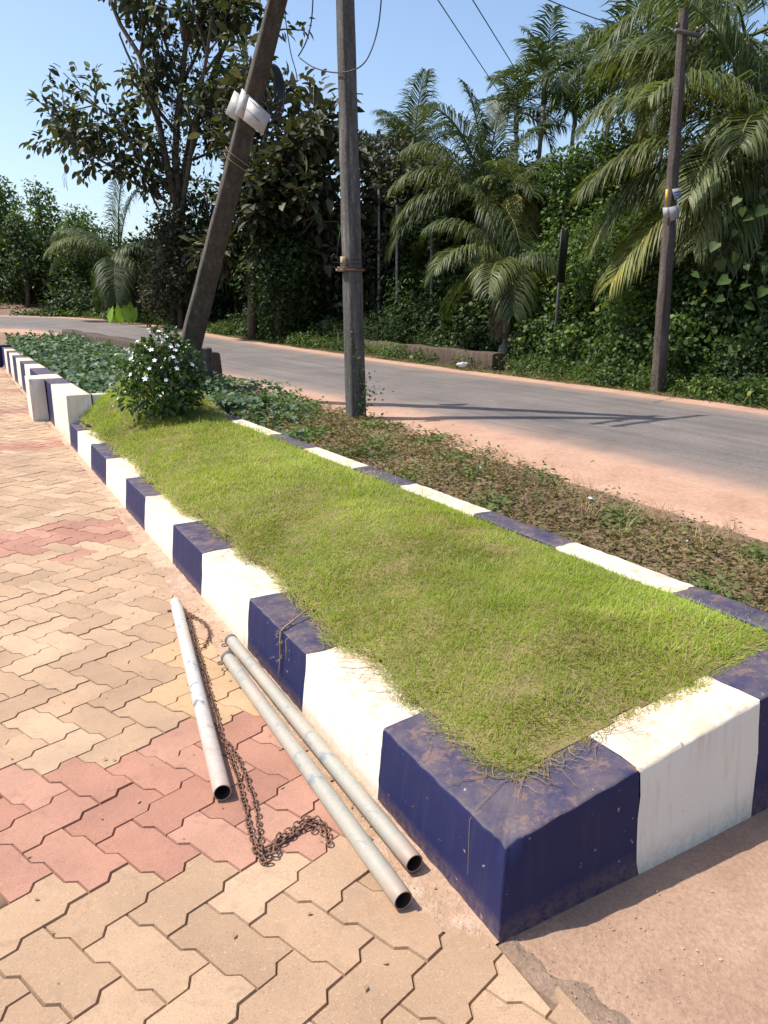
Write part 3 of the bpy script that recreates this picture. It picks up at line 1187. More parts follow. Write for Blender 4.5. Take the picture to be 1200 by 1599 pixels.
# ------------------------------------------------------------------ iron pipes
def pipe(p0, p1, r, name, label, mat, collar):
    """p0 near open end, p1 far end, given as (s, w); lies on the paving"""
    a, b = P(p0[0], p0[1], r + .0015), P(p1[0], p1[1], r + .0015)
    L = np.linalg.norm(b - a)
    z = (b - a) / L
    x = np.cross([0, 0, 1.0], z)
    x /= np.linalg.norm(x)
    y = np.cross(z, x)
    t = thing(name, label, "pipe", a, "iron pipes lying on the paving")
    t.matrix_basis = Matrix.Translation(Vector(a)) @ Matrix((x, y, z)).transposed().to_4x4()
    mb_ = MB()
    ang = np.linspace(0, 2 * np.pi, 33)[:-1]
    ring = lambda rad, zz: np.stack([rad * np.cos(ang), rad * np.sin(ang), np.full(32, zz)], 1)
    zz = np.linspace(0, L, 40)
    rows = [ring(r - .0035, .0012), ring(r - .001, 0), ring(r, .0012)]
    rows += [ring(r * (1 + .006 * math.sin(k * 1.9)), q) for k, q in enumerate(zz[1:])]
    V = np.array(rows)
    V = np.concatenate([V, V[:, :1]], 1)
    mb_.grid(V, flip=True)
    e = ring(r, L)
    mb_.add(e, tris=[(0, i + 1, i) for i in range(1, 31)])
    body = mb_.build("tube", mat, parent=t, origin=(0, 0, 0), smooth=False)
    mi = MB()
    V = np.array([ring(r - .0042, .6), ring(r - .0042, .0016)])
    mi.grid(np.concatenate([V, V[:, :1]], 1), flip=True)
    mi.add(ring(r - .0042, .6), tris=[(0, i + 1, i) for i in range(1, 31)])
    mi.build("bore", M['bore'], parent=t, origin=(0, 0, 0))
    for pl in body.data.polygons:
        pl.use_smooth = len(pl.vertices) == 4
    if collar:
        m2 = MB()
        for q0, q1, rr in ((L - .012, L + .010, r * 1.10), (L + .010, L + .018, r * .72)):
            V = np.array([ring(rr * .9, q0), ring(rr, q0 + .002), ring(rr, q1 - .002), ring(rr * .9, q1)])
            V = np.concatenate([V, V[:, :1]], 1)
            m2.grid(V, flip=True)
            m2.add(ring(rr * .9, q1), tris=[(0, i, i + 1) for i in range(1, 31)])
        m2.build("end_collar", M['postgrey'], parent=t, origin=(0, 0, 0))
        m3 = MB()
        th_ = np.linspace(0, 6.283, 17)
        m3.tube(np.stack([r * 1.1 + .012 + .011 * np.cos(th_), 0 * th_, L - .03 + .014 * np.sin(th_)], 1), .003, 6, cap=False)
        m3.build("eye_ring", M['rust'], parent=t, origin=(0, 0, 0))
    return t


pipe((.825, -.412), (2.43, -.157), .0275, "iron_pipe", "peeling white pipe beside the rusty chain, farthest from the kerb", M['pipe_white'], False)
pipe((.285, -.060), (1.86, -.052), .026, "iron_pipe", "long grey pipe lying right against the kerb", M['pipe_grey'], True)
pipe((.190, -.150), (1.70, -.118), .026, "iron_pipe", "long grey pipe between the kerb-side pipe and the chain", M['pipe_grey'], True)

# ------------------------------------------------------------------ chain
chain = thing("rusty_chain", "rusty iron chain snaking beside the white pipe into a small heap", "chain", P(.55, -.35))
mb = MB()
LK, RW = .0245, .0031
th_ = np.linspace(0, 2 * np.pi, 9)[:-1]
cl = np.stack([-.0075 * -np.sign(np.cos(th_)) * np.abs(np.cos(th_))**.8, LK / 2 * np.sin(th_), 0 * th_], 1)
V = []
for i in range(8):
    t_ = nrm(cl[(i + 1) % 8] - cl[i - 1])
    b1 = np.cross(t_, [0, 0, 1.0])
    for a in (0, 2.094, 4.189):
        V.append(cl[i] + RW * (math.cos(a) * b1 + math.sin(a) * np.array([0, 0, 1.0])))
q = []
for i in range(8):
    for j in range(3):
        q.append((i * 3 + j, ((i + 1) % 8) * 3 + j, ((i + 1) % 8) * 3 + (j + 1) % 3, i * 3 + (j + 1) % 3))
mb.add(np.array(V), quads=q)
link_me = mb.mesh("link", smooth=True)
link_me.materials.append(M['rust'])


def lay_chain(pts, lift=.0, pitch=.0178, budget=999):
    pts = np.array([P(s, w, .006 + lift + h) for s, w, h in pts])
    seg = np.linalg.norm(np.diff(pts, axis=0), axis=1)
    d = np.concatenate([[0], np.cumsum(seg)])
    k = int(d[-1] / pitch)
    for i in range(k):
        t0 = (i + .5) * pitch
        p = np.array([np.interp(t0, d, pts[:, j]) for j in range(3)])
        p2 = np.array([np.interp(t0 + .006, d, pts[:, j]) for j in range(3)])
        y = nrm(p2 - p)
        roll = (.75 if i % 2 else -.75) + rng.normal() * .25
        z0 = nrm(np.array([0, 0, 1.0]) - y[2] * y)
        x0 = np.cross(y, z0)
        z = math.cos(roll) * z0 + math.sin(roll) * x0
        x = np.cross(y, z)
        o = bpy.data.objects.new("link", link_me)
        o.parent = chain
        loc = Vector(p - np.array(chain.location)) + Vector((rng.normal() * .0012, rng.normal() * .0012, 0))
        o.matrix_basis = Matrix.Translation(loc) @ Matrix((x, y, z)).transposed().to_4x4()
        scene.collection.objects.link(o)


lay_chain([(2.40, -.205, 0), (2.395, -.185, .0)])
lay_chain([(2.33, -.125, 0), (2.27, -.112, 0), (2.18, -.09, 0), (2.10, -.088, 0), (2.02, -.105, 0), (1.95, -.135, 0), (1.90, -.165, 0), (1.89, -.185, 0)])
lay_chain([(2.30, -.128, 0), (2.15, -.150, 0), (1.95, -.185, 0), (1.7, -.222, 0), (1.5, -.255, 0), (1.3, -.285, 0), (1.15, -.312, .0), (1.0, -.326, 0), (.9, -.338, 0), (.8, -.358, 0), (.7, -.375, 0), (.62, -.392, 0), (.555, -.402, .0), (.505, -.395, .002), (.50, -.372, .004)])
lay_chain([(1.12, -.302, 0), (1.0, -.304, 0), (.9, -.312, 0), (.8, -.326, 0), (.7, -.345, 0), (.62, -.368, 0), (.57, -.385, .004), (.53, -.38, .008), (.52, -.362, .010), (.535, -.35, .012), (.55, -.36, .013), (.55, -.385, .013), (.525, -.395, .013)])
lay_chain([(.54, -.375, .004), (.56, -.345, .003), (.572, -.315, 0), (.575, -.285, 0), (.59, -.255, 0), (.605, -.232, 0), (.60, -.212, 0), (.575, -.205, 0), (.545, -.205, 0), (.53, -.218, 0)])
lay_chain([(.56, -.352, .010), (.578, -.325, .008), (.588, -.29, .007), (.603, -.262, .006), (.612, -.235, .006), (.60, -.205, .006), (.56, -.196, .005), (.53, -.198, .0), (.49, -.215, 0), (.468, -.222, 0)])
lay_chain([(.555, -.335, .0), (.565, -.30, .004), (.58, -.27, .004), (.585, -.235, .004), (.572, -.222, 0), (.55, -.238, 0)])

# ------------------------------------------------------------------ poles
def pole_mesh(p0, p1, w0, d0, w1, d1, yaw, steps=26, ch=.012, rough=.004):
    """tapered rectangular concrete pole from p0 to p1, wide side turned by yaw"""
    p0, p1 = np.asarray(p0, float), np.asarray(p1, float)
    ax = nrm(p1 - p0)
    x = np.array([math.cos(yaw), math.sin(yaw), 0])
    x = nrm(x - (x @ ax) * ax)
    y = np.cross(ax, x)
    rows = []
    for i in range(steps + 1):
        f = i / steps
        hw, hd = (w0 + (w1 - w0) * f) / 2, (d0 + (d1 - d0) * f) / 2
        loop = [(-hw + ch, -hd), (0, -hd), (hw - ch, -hd), (hw, -hd + ch), (hw, 0), (hw, hd - ch), (hw - ch, hd), (0, hd), (-hw + ch, hd), (-hw, hd - ch), (-hw, 0), (-hw, -hd + ch)]
        c = p0 + (p1 - p0) * f
        rows.append([c + a * x + b * y + rng.normal(size=3) * rough * .5 for a, b in loop])
    V = np.array(rows)
    V = np.concatenate([V, V[:, :1]], 1)
    mb_ = MB()
    mb_.grid(V, flip=False)
    top = V[-1][:-1]
    mb_.add(top, tris=[(0, i, i + 1) for i in range(1, 11)])
    return mb_, x, y, ax


# upright pole on the verge
mp0 = np.array([-.355, 9.45, -.25])
mp1 = at(531, -330, 9.45)
mid = thing("concrete_pole", "tall upright grey concrete pole standing in the verge weeds", "pole", (mp0[0], mp0[1], .02))
mbp, px, py, pax = pole_mesh(mp0, mp1, .215, .19, .145, .13, R(33))
mbp.build("shaft", M['pole'], parent=mid)


def on_pole(p0, p1, z):
    f = (z - p0[2]) / (p1[2] - p0[2])
    return p0 + (p1 - p0) * f


zc = at(550, 422, 9.45)[2]
c = on_pole(mp0, mp1, zc)
Rm = np.stack([px, py, pax], 1)
mb = MB()
mb.box(c + px * -.02 - py * .012, .135, .095, .013, Rm)
mb.build("clamp_band", M['rust'], parent=mid)
mb = MB()
mb.box(c - px * .17 - py * .05 + pax * .0, .075, .022, .014, Rm)
mb.box(c - px * .16 - py * .05 + pax * .028, .06, .018, .008, Rm)
mb.build("bracket", M['wood'], parent=mid)
mb = MB()
mb.box(c - px * .135 - py * .03 + pax * .10, .028, .03, .055, Rm)
mb.build("wooden_packer", M['wood'], parent=mid)
for k in range(3):
    mb = MB()
    a = c + pax * (.02 + .05 * k)
    lp = [a - px * .12 - py * .09, a + px * .125 - py * .09, a + px * .125 + py * .08, a - px * .12 + py * .08, a - px * .12 - py * .09]
    mb.tube(lp, .004, 5)
    mb.build("tie_wire", M['wire'], parent=mid)
mb = MB()
q0 = c - px * .14 - py * .05 + pax * .06
mb.tube([q0, q0 - px * .10 + pax * .03, q0 - px * .16 + pax * .02, q0 - px * .17 + pax * .09, q0 - px * .13 + pax * .12, q0 - px * .09 + pax * .10, q0 - px * .06 + pax * .05], .0055, 5)
mb.tube([q0 - px * .1 + pax * .1, q0 - px * .07 + pax * .25, q0 - px * .03 + pax * .42], .0045, 5)
mb.tube([q0 - px * .03 - pax * .05, q0 - px * .16 - pax * .03, q0 - px * .20 - pax * .005, q0 - px * .15 - pax * .09], .0055, 5)
mb.build("loose_wire", M['wire'], parent=mid)
# cross-arms high up, out of the frame; their shadow lies on the road
for dz, ln in ((.25, .85), (.95, .6)):
    cc = mp1 - pax * dz
    mb = MB()
    mb.box(cc - py * .12, ln, .035, .035, np.stack([px, py, pax], 1))
    arm = mb.build("cross_arm", M['postgrey'], parent=mid)
    for k in (-1, -.45, .45, 1):
        m2 = MB()
        b = cc - py * .12 + px * (ln - .06) * k
        m2.tube([b, b + pax * .08, b + pax * .085, b + pax * .15, b + pax * .16], [.012, .012, .035, .04, .015], 8)
        m2.build("insulator", M['porcelain'], parent=arm, origin=mid.location)

# leaning strut pole
lp0 = at(274, 640, 12.0)
lp0[2] = -.2
lp1 = at(514, -318, 9.6)
lean = thing("leaning_pole", "thick brown concrete strut pole leaning right, carrying two white plates", "pole", (lp0[0], lp0[1], .02))
mbl, lx, ly, lax = pole_mesh(lp0, lp1, .33, .20, .165, .13, R(20))
mbl.build("shaft", M['pole_brown'], parent=lean)
# coil of spare cable behind the strut
coil_c = on_pole(lp0, lp1, at(438, 118, 10.3)[2]) + lx * .17 + ly * .10
for k in range(7):
    mb = MB()
    th_ = np.linspace(0, 6.283, 25)
    cr = .15 + .012 * k
    mb.tube(np.stack([coil_c[0] + cr * .55 * np.cos(th_) + .01 * k, coil_c[1] + .02 * k + .02 * np.sin(2 * th_), coil_c[2] + cr * 1.45 * np.sin(th_) - .05 * k * .3], 1), .011, 5, cap=False)
    mb.build("cable_loop", M['wire'], parent=lean)


def quad_plate(pts, nrm_dir, thick=.006):
    """a flat plate with thickness from four 3-D corners"""
    pts = np.array(pts)
    nn = nrm(np.cross(pts[1] - pts[0], pts[3] - pts[0]))
    if nn @ nrm_dir < 0:
        nn = -nn
    mb_ = MB()
    V = np.concatenate([pts + nn * thick / 2, pts - nn * thick / 2])
    mb_.add(V, quads=[(0, 1, 2, 3), (7, 6, 5, 4), (0, 4, 5, 1), (1, 5, 6, 2), (2, 6, 7, 3), (3, 7, 4, 0)])
    return mb_, nn


tocam = np.array([0, -1.0, 0])
zs = at(395, 175, 10.2)[2]
pc = on_pole(lp0, lp1, zs)
Yp = pc[1]
edge_d = Yp - .20           # depth of the pole's near edge
sg = thing("pole_plate", "larger white metal plate bent round the leaning pole", "sign", at(390, 180, edge_d))
TL, TF, TR = at(378.5, 138, edge_d + .008), at(390, 149, edge_d), at(423.5, 181, edge_d + .012)
BL, BF, BR = at(367, 177, edge_d + .008), at(380, 187.5, edge_d), at(410, 211, edge_d + .012)
m1, n1 = quad_plate([TL, TF, BF, BL], tocam)
m1.build("left_wing", M['plate'], parent=sg)
m2, n2 = quad_plate([TF, TR, BR, BF], tocam)
m2.build("right_wing", M['plate'], parent=sg)
for u0, u1, v in ((.05, .5, .12), (.0, .62, .52)):
    a = TF + (TR - TF) * u0 + ((BF - TF) * v)
    b = TF + (TR - TF) * u1 + ((BF - TF) * v)
    dn = nrm(BF - TF) * .010
    mk, _ = quad_plate([a + n2 * .005, b + n2 * .005, b + dn + n2 * .005, a + dn + n2 * .005], tocam, .001)
    mk.build("lettering", M['ink'], parent=sg)
a = TL + (TF - TL) * .35 + (BL - TL) * .55
b = TL + (TF - TL) * .98 + (BL - TL) * .60
dn = nrm(BF - TF) * .010
mk, _ = quad_plate([a + n1 * .005, b + n1 * .005, b + dn + n1 * .005, a + dn + n1 * .005], tocam, .001)
mk.build("lettering", M['ink'], parent=sg)
sg2 = thing("pole_plate", "smaller white plate half hidden behind the bent plate", "sign", at(360, 165, edge_d + .14))
m3, n3 = quad_plate([at(366.5, 141, edge_d + .12), at(392, 162, edge_d + .15), at(381, 198, edge_d + .15), at(352, 177, edge_d + .12)], tocam)
m3.build("sheet", M['plate'], parent=sg2)
for dz in (-.42, -.5):
    mb = MB()
    a = pc + lax * (dz + .0)
    mb.tube([a - lx * .165 - ly * .10, a + lx * .15 - ly * .105 - lax * .10, a + lx * .15 + ly * .1, a - lx * .165 + ly * .1, a - lx * .165 - ly * .10], .006, 5)
    mb.build("tie_wire", M['rootdry'], parent=lean)

# dark concrete footing beside the strut
mb = MB()
fc = at(316, 566, 12.4)
fc[2] = .30
mb.box(fc, .16, .13, .42, Matrix.Rotation(R(20), 3, 'Z'))
fo = mb.build("footing", M['pole_dark'], parent=lean)
bv = fo.modifiers.new("bevel", 'BEVEL')
bv.width = .03
bv.segments = 2

# dark pole across the road
rp0 = at(1029, 600, 12.3)
rp0[2] = -.1
rp1 = at(1068.5, 14, 12.3)
rpole = thing("roadside_pole", "thin dark concrete pole in front of the big coconut fronds", "pole", (rp0[0], rp0[1], .05))
mbr, rx, ry, rax = pole_mesh(rp0, rp1, .22, .15, .115, .10, R(30), rough=.006)
mbr.build("shaft", M['pole_dark'], parent=rpole)
cz = on_pole(rp0, rp1, at(1065, 55, 12.3)[2])
mb = MB()
mb.box(cz - ry * .09, .26, .025, .025, np.stack([rx, ry, rax], 1))
ra = mb.build("cross_arm", M['postgrey'], parent=rpole)
for k in (-1, 1):
    mb = MB()
    b = cz - ry * .09 + rx * .22 * k
    mb.tube([b, b + rax * .04, b + rax * .045, b + rax * .10, b + rax * .11], [.012, .012, .035, .035, .012], 8)
    mb.build("insulator", M['porcelain'], parent=ra, origin=rpole.location)
mb = MB()
mb.tube([cz + rx * .2 - ry * .1, cz + rx * .22 - ry * .12 - rax * .12, cz + rx * .12 - ry * .12 - rax * .2], .006, 4)
mb.build("loose_wire", M['wire'], parent=rpole)
pd = 12.3 - .13
s1 = thing("pole_plate", "small tilted blue and white number plate on the dark roadside pole", "sign", at(1056, 303, pd))
k1, kn = quad_plate([at(1050, 295.5, pd), at(1061.5, 293.5, pd + .04), at(1064.5, 309, pd + .04), at(1054, 312.5, pd)], tocam)
k1.build("sheet", M['plate_grey'], parent=s1)
for f in (.18, .45, .72):
    a, b = at(1050.8 + 4 * f, 296.8 + 15 * f, pd) + kn * .006, at(1061 + 3 * f, 294.8 + 14.5 * f, pd + .04) + kn * .006
    dn = np.array([0, 0, -.03])
    kk, _ = quad_plate([a, b, b + dn, a + dn], tocam, .001)
    kk.build("lettering", M['inkblue'], parent=s1)
s2 = thing("pole_plate", "grey-white plate wrapped round the dark roadside pole", "sign", at(1050, 333, pd))
k2, _ = quad_plate([at(1045, 324, pd - .01), at(1060.5, 320, pd + .03), at(1061, 341, pd + .03), at(1047, 346, pd - .01)], tocam)
k2.build("right_wing", M['plate_grey'], parent=s2)
k3, _ = quad_plate([at(1035, 324, pd + .07), at(1044.6, 324, pd - .01), at(1044, 341, pd - .01), at(1036.5, 341, pd + .07)], tocam)
k3.build("left_wing", M['plate_grey'], parent=s2)
s3 = thing("pole_strip", "narrow yellow strip on the left edge of the dark roadside pole", "sign", at(1041, 308, pd))
k4, _ = quad_plate([at(1039.5, 296, pd + .05), at(1044, 295, pd + .02), at(1043, 319, pd + .02), at(1039.5, 320, pd + .05)], tocam, .012)
k4.build("sheet", M['yellow'], parent=s3)

# narrow black road sign seen nearly edge-on
g0 = at(863, 572, 15.6)
g0[2] = .0
sign = thing("road_sign", "tall narrow black sign board on a thin grey post", "sign", g0)
gt = at(881, 362, 15.6)
gb = at(874, 440, 15.6)
mb = MB()
mb.tube([g0, gb, gt], .032, 8)
mb.build("post", M['postgrey'], parent=sign)
mb = MB()
ctr = (gt + gb) / 2 + np.array([.012, -.05, 0])
up_ = nrm(gt - gb)
bx = np.array([math.cos(R(62)), math.sin(R(62)), 0])
bx = nrm(bx - (bx @ up_) * up_)
mb.box(ctr, .27, .012, np.linalg.norm(gt - gb) / 2 + .02, np.stack([bx, np.cross(up_, bx), up_], 1))
mb.build("board", M['black'], parent=sign)

# ------------------------------------------------------------------ overhead wires
def wire(name, label, a, b, sag, r=.009, k=24):
    a, b = np.asarray(a, float), np.asarray(b, float)
    t = np.linspace(0, 1, k)
    pts = a + (b - a) * t[:, None]
    pts[:, 2] -= sag * 4 * t * (1 - t)
    mb_ = MB()
    mb_.tube(pts, r, 5)
    o = mb_.build(name, M['wire'], origin=a)
    return tag(o, label, "wire", "overhead wires")


top = mp1 - pax * .2
wire("overhead_wire", "overhead wire slanting down to the young coconut palms, left of two", at(560, -188, 13.5), at(800, 175, 30), .0, .013)
wire("overhead_wire", "overhead wire slanting down to the slim areca crown, right of two", at(652, -140, 13.5), at(835, 156, 30), .0, .013)
wire("overhead_wire", "overhead wire crossing the upper right sky to the tall areca palm", at(640, -110, 11), at(975, 42, 22), .12, .011)


def loop_wire(name, label, pts, depth, r=.008):
    P3 = [at(x, y, depth + dz) for x, y, dz in pts]
    t = np.linspace(0, len(P3) - 1, 40)
    P3 = np.array(P3)
    k = np.arange(len(P3))
    # smooth interpolation
    out = []
    for tt in t:
        i = int(min(tt, len(P3) - 2))
        f = tt - i
        p0, p1, p2, p3 = P3[max(i - 1, 0)], P3[i], P3[i + 1], P3[min(i + 2, len(P3) - 1)]
        out.append(.5 * (2 * p1 + (p2 - p0) * f + (2 * p0 - 5 * p1 + 4 * p2 - p3) * f**2 + (3 * p1 - p0 - 3 * p2 + p3) * f**3))
    mb_ = MB()
    mb_.tube(np.array(out), r, 5)
    o = mb_.build(name, M['wire'], origin=out[0])
    return tag(o, label, "wire", "slack cables between the two poles")


loop_wire("slack_cable", "slack cable looping from the strut coil across the upright pole and up", [(468, 90, .5), (490, 105, .3), (520, 113, 0), (548, 111, -.32), (570, 97, -.3), (585, 65, -.2), (594, 20, -.1), (597, -60, 0), (592, -200, 0)], 9.5)
loop_wire("slack_cable", "slack cable curving upwards between the two poles", [(466, 88, .6), (478, 66, .5), (486, 36, .4), (489, 0, .3), (490, -60, .2), (496, -200, .1)], 9.6)
loop_wire("slack_cable", "thin cable dropping straight behind the leaning pole", [(445, 20, .3), (449, 50, .3), (455, 85, .4), (462, 110, .4), (465, 128, .4)], 9.7, .006)

# ------------------------------------------------------------------ old parapets, stub posts
def parapet(name, label, a, b, thick, h0, base, mat, steps=30):
    t = thing(name, label, "wall", a)
    a, b = np.asarray(a, float), np.asarray(b, float)
    d = nrm((b - a) * (1, 1, 0))
    sd = np.array([d[1], -d[0], 0])
    rows = []
    for i in range(steps + 1):
        c_ = a + (b - a) * i / steps
        tp = c_[2] + .012 * math.sin(i * .9)
        bz = base if base is not None else float(terrain(c_[1])) - .15
        r_ = .03
        lp = [(-thick / 2 - .02, bz), (-thick / 2, (bz + tp) / 2), (-thick / 2, tp - r_), (-thick / 2 + r_, tp), (0, tp + .008), (thick / 2 - r_, tp), (thick / 2, tp - r_), (thick / 2, (bz + tp) / 2), (thick / 2 + .02, bz)]
        rows.append([np.array([c_[0], c_[1], 0]) + sd * (o_ + .012 * math.sin(i * .7 + z_ * 9)) + np.array([0, 0, z_]) for o_, z_ in lp])
    V = np.array(rows)
    mb_ = MB()
    mb_.grid(V)
    for e, ring in ((0, V[0]), (1, V[-1])):
        tri = [(0, i, i + 1) for i in range(1, 8)]
        mb_.add(ring, tris=[q[::-1] for q in tri] if e else tri)
    mb_.build("wall_body", mat, parent=t)
    return t


parapet("culvert_parapet", "low brown mossy parapet across the road beside white litter", at(780, 552, 15.9), at(560, 530, 21.2), .34, .3, None, M['oldwall'])
parapet("road_parapet", "dark brown mossy parapet behind the leafy ground cover and flowering shrub", at(330, 551, 13.6), at(106, 515, 23.6), .36, .3, None, M['oldwall'])
for (x, y0, y1, Yd, lab) in ((510, 500, 540, 22.8, "short square brown stub post left of the upright pole"), (534, 520, 545, 21.6, "lower brown stub post just behind the upright pole")):
    b = at(x, y1, Yd)
    tpp = at(x, y0, Yd)
    st = thing("stub_post", lab, "post", (b[0], b[1], float(terrain(b[1]))))
    m_, _, _, _ = pole_mesh((b[0], b[1], float(terrain(b[1])) - .1), tpp, .23, .2, .21, .19, R(15), 8)
    m_.build("shaft", M['oldwall'], parent=st)


# ------------------------------------------------------------------ litter
def crumple(name, label, c_, r, seed):
    g_ = np.random.default_rng(seed)
    u = np.linspace(0, np.pi, 9)
    v = np.linspace(0, 2 * np.pi, 15)
    U, Vv = np.meshgrid(u, v, indexing='ij')
    rad = r * (1 + .35 * wob(U * 2, Vv * 2, 1.7, seed) + .12 * g_.normal(size=U.shape))
    rad[:, -1] = rad[:, 0]
    pts = np.stack([rad * 1.5 * np.sin(U) * np.cos(Vv), rad * np.sin(U) * np.sin(Vv), rad * .7 * np.cos(U)], -1) + c_
    mb_ = MB()
    mb_.grid(pts, flip=True)
    tag(mb_.build(name, M['litter'], origin=c_), label, "litter")


c = at(723, 560, 16.0)
c[2] = float(terrain(c[1])) + .12
crumple("plastic_bag", "crumpled white plastic bag in front of the culvert parapet", c, .075, 3)
for k, (x, y, lab) in enumerate(((749, 731, "small white scrap in the verge weeds below the upright pole"), (926, 779, "white scrap at the edge of the red dirt shoulder"), (1073, 845, "tiny white scrap in the weeds near the right frame edge"), (362, 600, "white scrap on the ground cover right of the flowering shrub"))):
    d_ = at(x, y, 1.0) - np.array([0, 0, CH])
    q = np.array([0, 0, CH]) + d_ * ((.12 - CH) / d_[2])
    crumple("paper_scrap", lab, q, [.018, .020, .008, .03][k], 20 + k)

# ================================================================== vegetation
UP = np.array([0, 0, 1.0])


def rvec(k):
    return nrm(rng.normal(size=(k, 3)))


def shell_leaves(mb_, c_, r_, size, cover, tm, out=.6, droop=.5, shade=.25, base=.5, var=.22, inner=.55, zmin=None):
    """leaves spread through the outer part of an uneven ellipsoid"""
    c_, r_ = np.asarray(c_, float), np.broadcast_to(np.asarray(r_, float), (3,))
    area = 4 * np.pi * ((r_[0] * r_[1])**1.6 / 3 + (r_[0] * r_[2])**1.6 / 3 + (r_[1] * r_[2])**1.6 / 3)**(1 / 1.6)
    k = int(area * cover / (size * size * .3))
    u = rvec(k)
    sd = int(abs(c_[0] * 97 + c_[1] * 31 + c_[2] * 53)) % 9973
    lump = 1 + .22 * wob(u[:, 0] * 3 + u[:, 2] * 2, u[:, 1] * 3 - u[:, 2], 1.6, sd) + .12 * wob(u[:, 0] * 7, u[:, 2] * 7 + u[:, 1] * 3, 1.6, sd + 1)
    rad = lump * (inner + (1.04 - inner) * rng.random(k)**.45)
    p = c_ + u * r_ * rad[:, None]
    if zmin is not None:
        sel = p[:, 2] > zmin
        p, u, rad = p[sel], u[sel], rad[sel]
        k = len(p)
    d = nrm(rvec(k) + u * out - UP * droop)
    nm = nrm(u * .8 + UP * .8 + rvec(k) * .9)
    t = np.clip(base + rng.normal(size=k) * var, 0, .93)
    t = np.where(rng.random(k) < .012, 1.0, t)
    mb_.leaves(tm, p, d, nm, size * rng.uniform(.6, 1.35, k), t)


# ---- trees with a limb skeleton
def limbs(start, d, L, r, lev, out, tips, bend=.25, up=.15, nkids=(3, 5), spread=.8, shrink=.62, steps=6):
    pts, rad = [np.asarray(start, float)], [r]
    d = nrm(d)
    for i in range(steps):
        d = nrm(d + rng.normal(size=3) * bend * .5 + UP * up * .3)
        pts.append(pts[-1] + d * L / steps)
        rad.append(r * (1 - .55 * (i + 1) / steps))
    out.append((np.array(pts), np.array(rad), lev))
    if lev == 0:
        for q in pts[steps // 2:]:
            tips.append((q, d))
        return
    for k in range(int(rng.integers(*nkids))):
        f = rng.uniform(.35, 1.0)
        i = min(int(f * steps), steps)
        side = rng.normal(size=3)
        side = nrm(side - (side @ d) * d)
        limbs(pts[i], d * (1 - spread * .5) + side * spread, L * shrink * rng.uniform(.7, 1.2), rad[i] * .6, lev - 1, out, tips, bend, up, nkids, spread, shrink, max(4, steps - 1))


def build_tree(name, label, base, primaries, trunk_path, trunk_r, lev, leaf, leaf_size, per_tip, tm, bark='bark', tip_spread=.3, nkids=(3, 5), spread=.8, shrink=.6, droop=.35, base_t=.5, var=.25, extra=None, up=.15):
    t = thing(name, label, "tree", base)
    mb_ = MB()
    trunk_path = np.asarray(trunk_path, float)
    mb_.tube(trunk_path, np.linspace(trunk_r, trunk_r * .55, len(trunk_path)), 9)
    out, tips = [], []
    for (p_, d_, L_, r_) in primaries:
        limbs(p_, d_, L_, r_, lev, out, tips, nkids=nkids, spread=spread, shrink=shrink, up=up)
    for pts, rad, lv in out:
        mb_.tube(pts, rad, 6 if lv else 4, cap=False)
    mb_.build("trunk", M[bark], parent=t, smooth=True)
    lf = MB()
    q = np.array([a for a, b in tips])
    dd = np.array([b for a, b in tips])
    q = np.repeat(q, per_tip, 0)
    dd = np.repeat(dd, per_tip, 0)
    k = len(q)
    off = rvec(k) * (tip_spread * rng.random(k)**.6)[:, None]
    d = nrm(off / max(tip_spread, 1e-3) * 1.2 + dd * .5 - UP * droop + rng.normal(size=(k, 3)) * .3)
    nm = nrm(UP + rvec(k) * .75)
    tt = np.clip(base_t + rng.normal(size=k) * var, 0, .95)
    tt = np.where(rng.random(k) < .02, 1.0, tt)
    lf.leaves(tm, q + off, d, nm, leaf_size * rng.uniform(.6, 1.3, k), tt)
    if extra:
        extra(lf)
    lf.build("crown", M[leaf], parent=t)
    return t, np.array([a for a, b in tips])


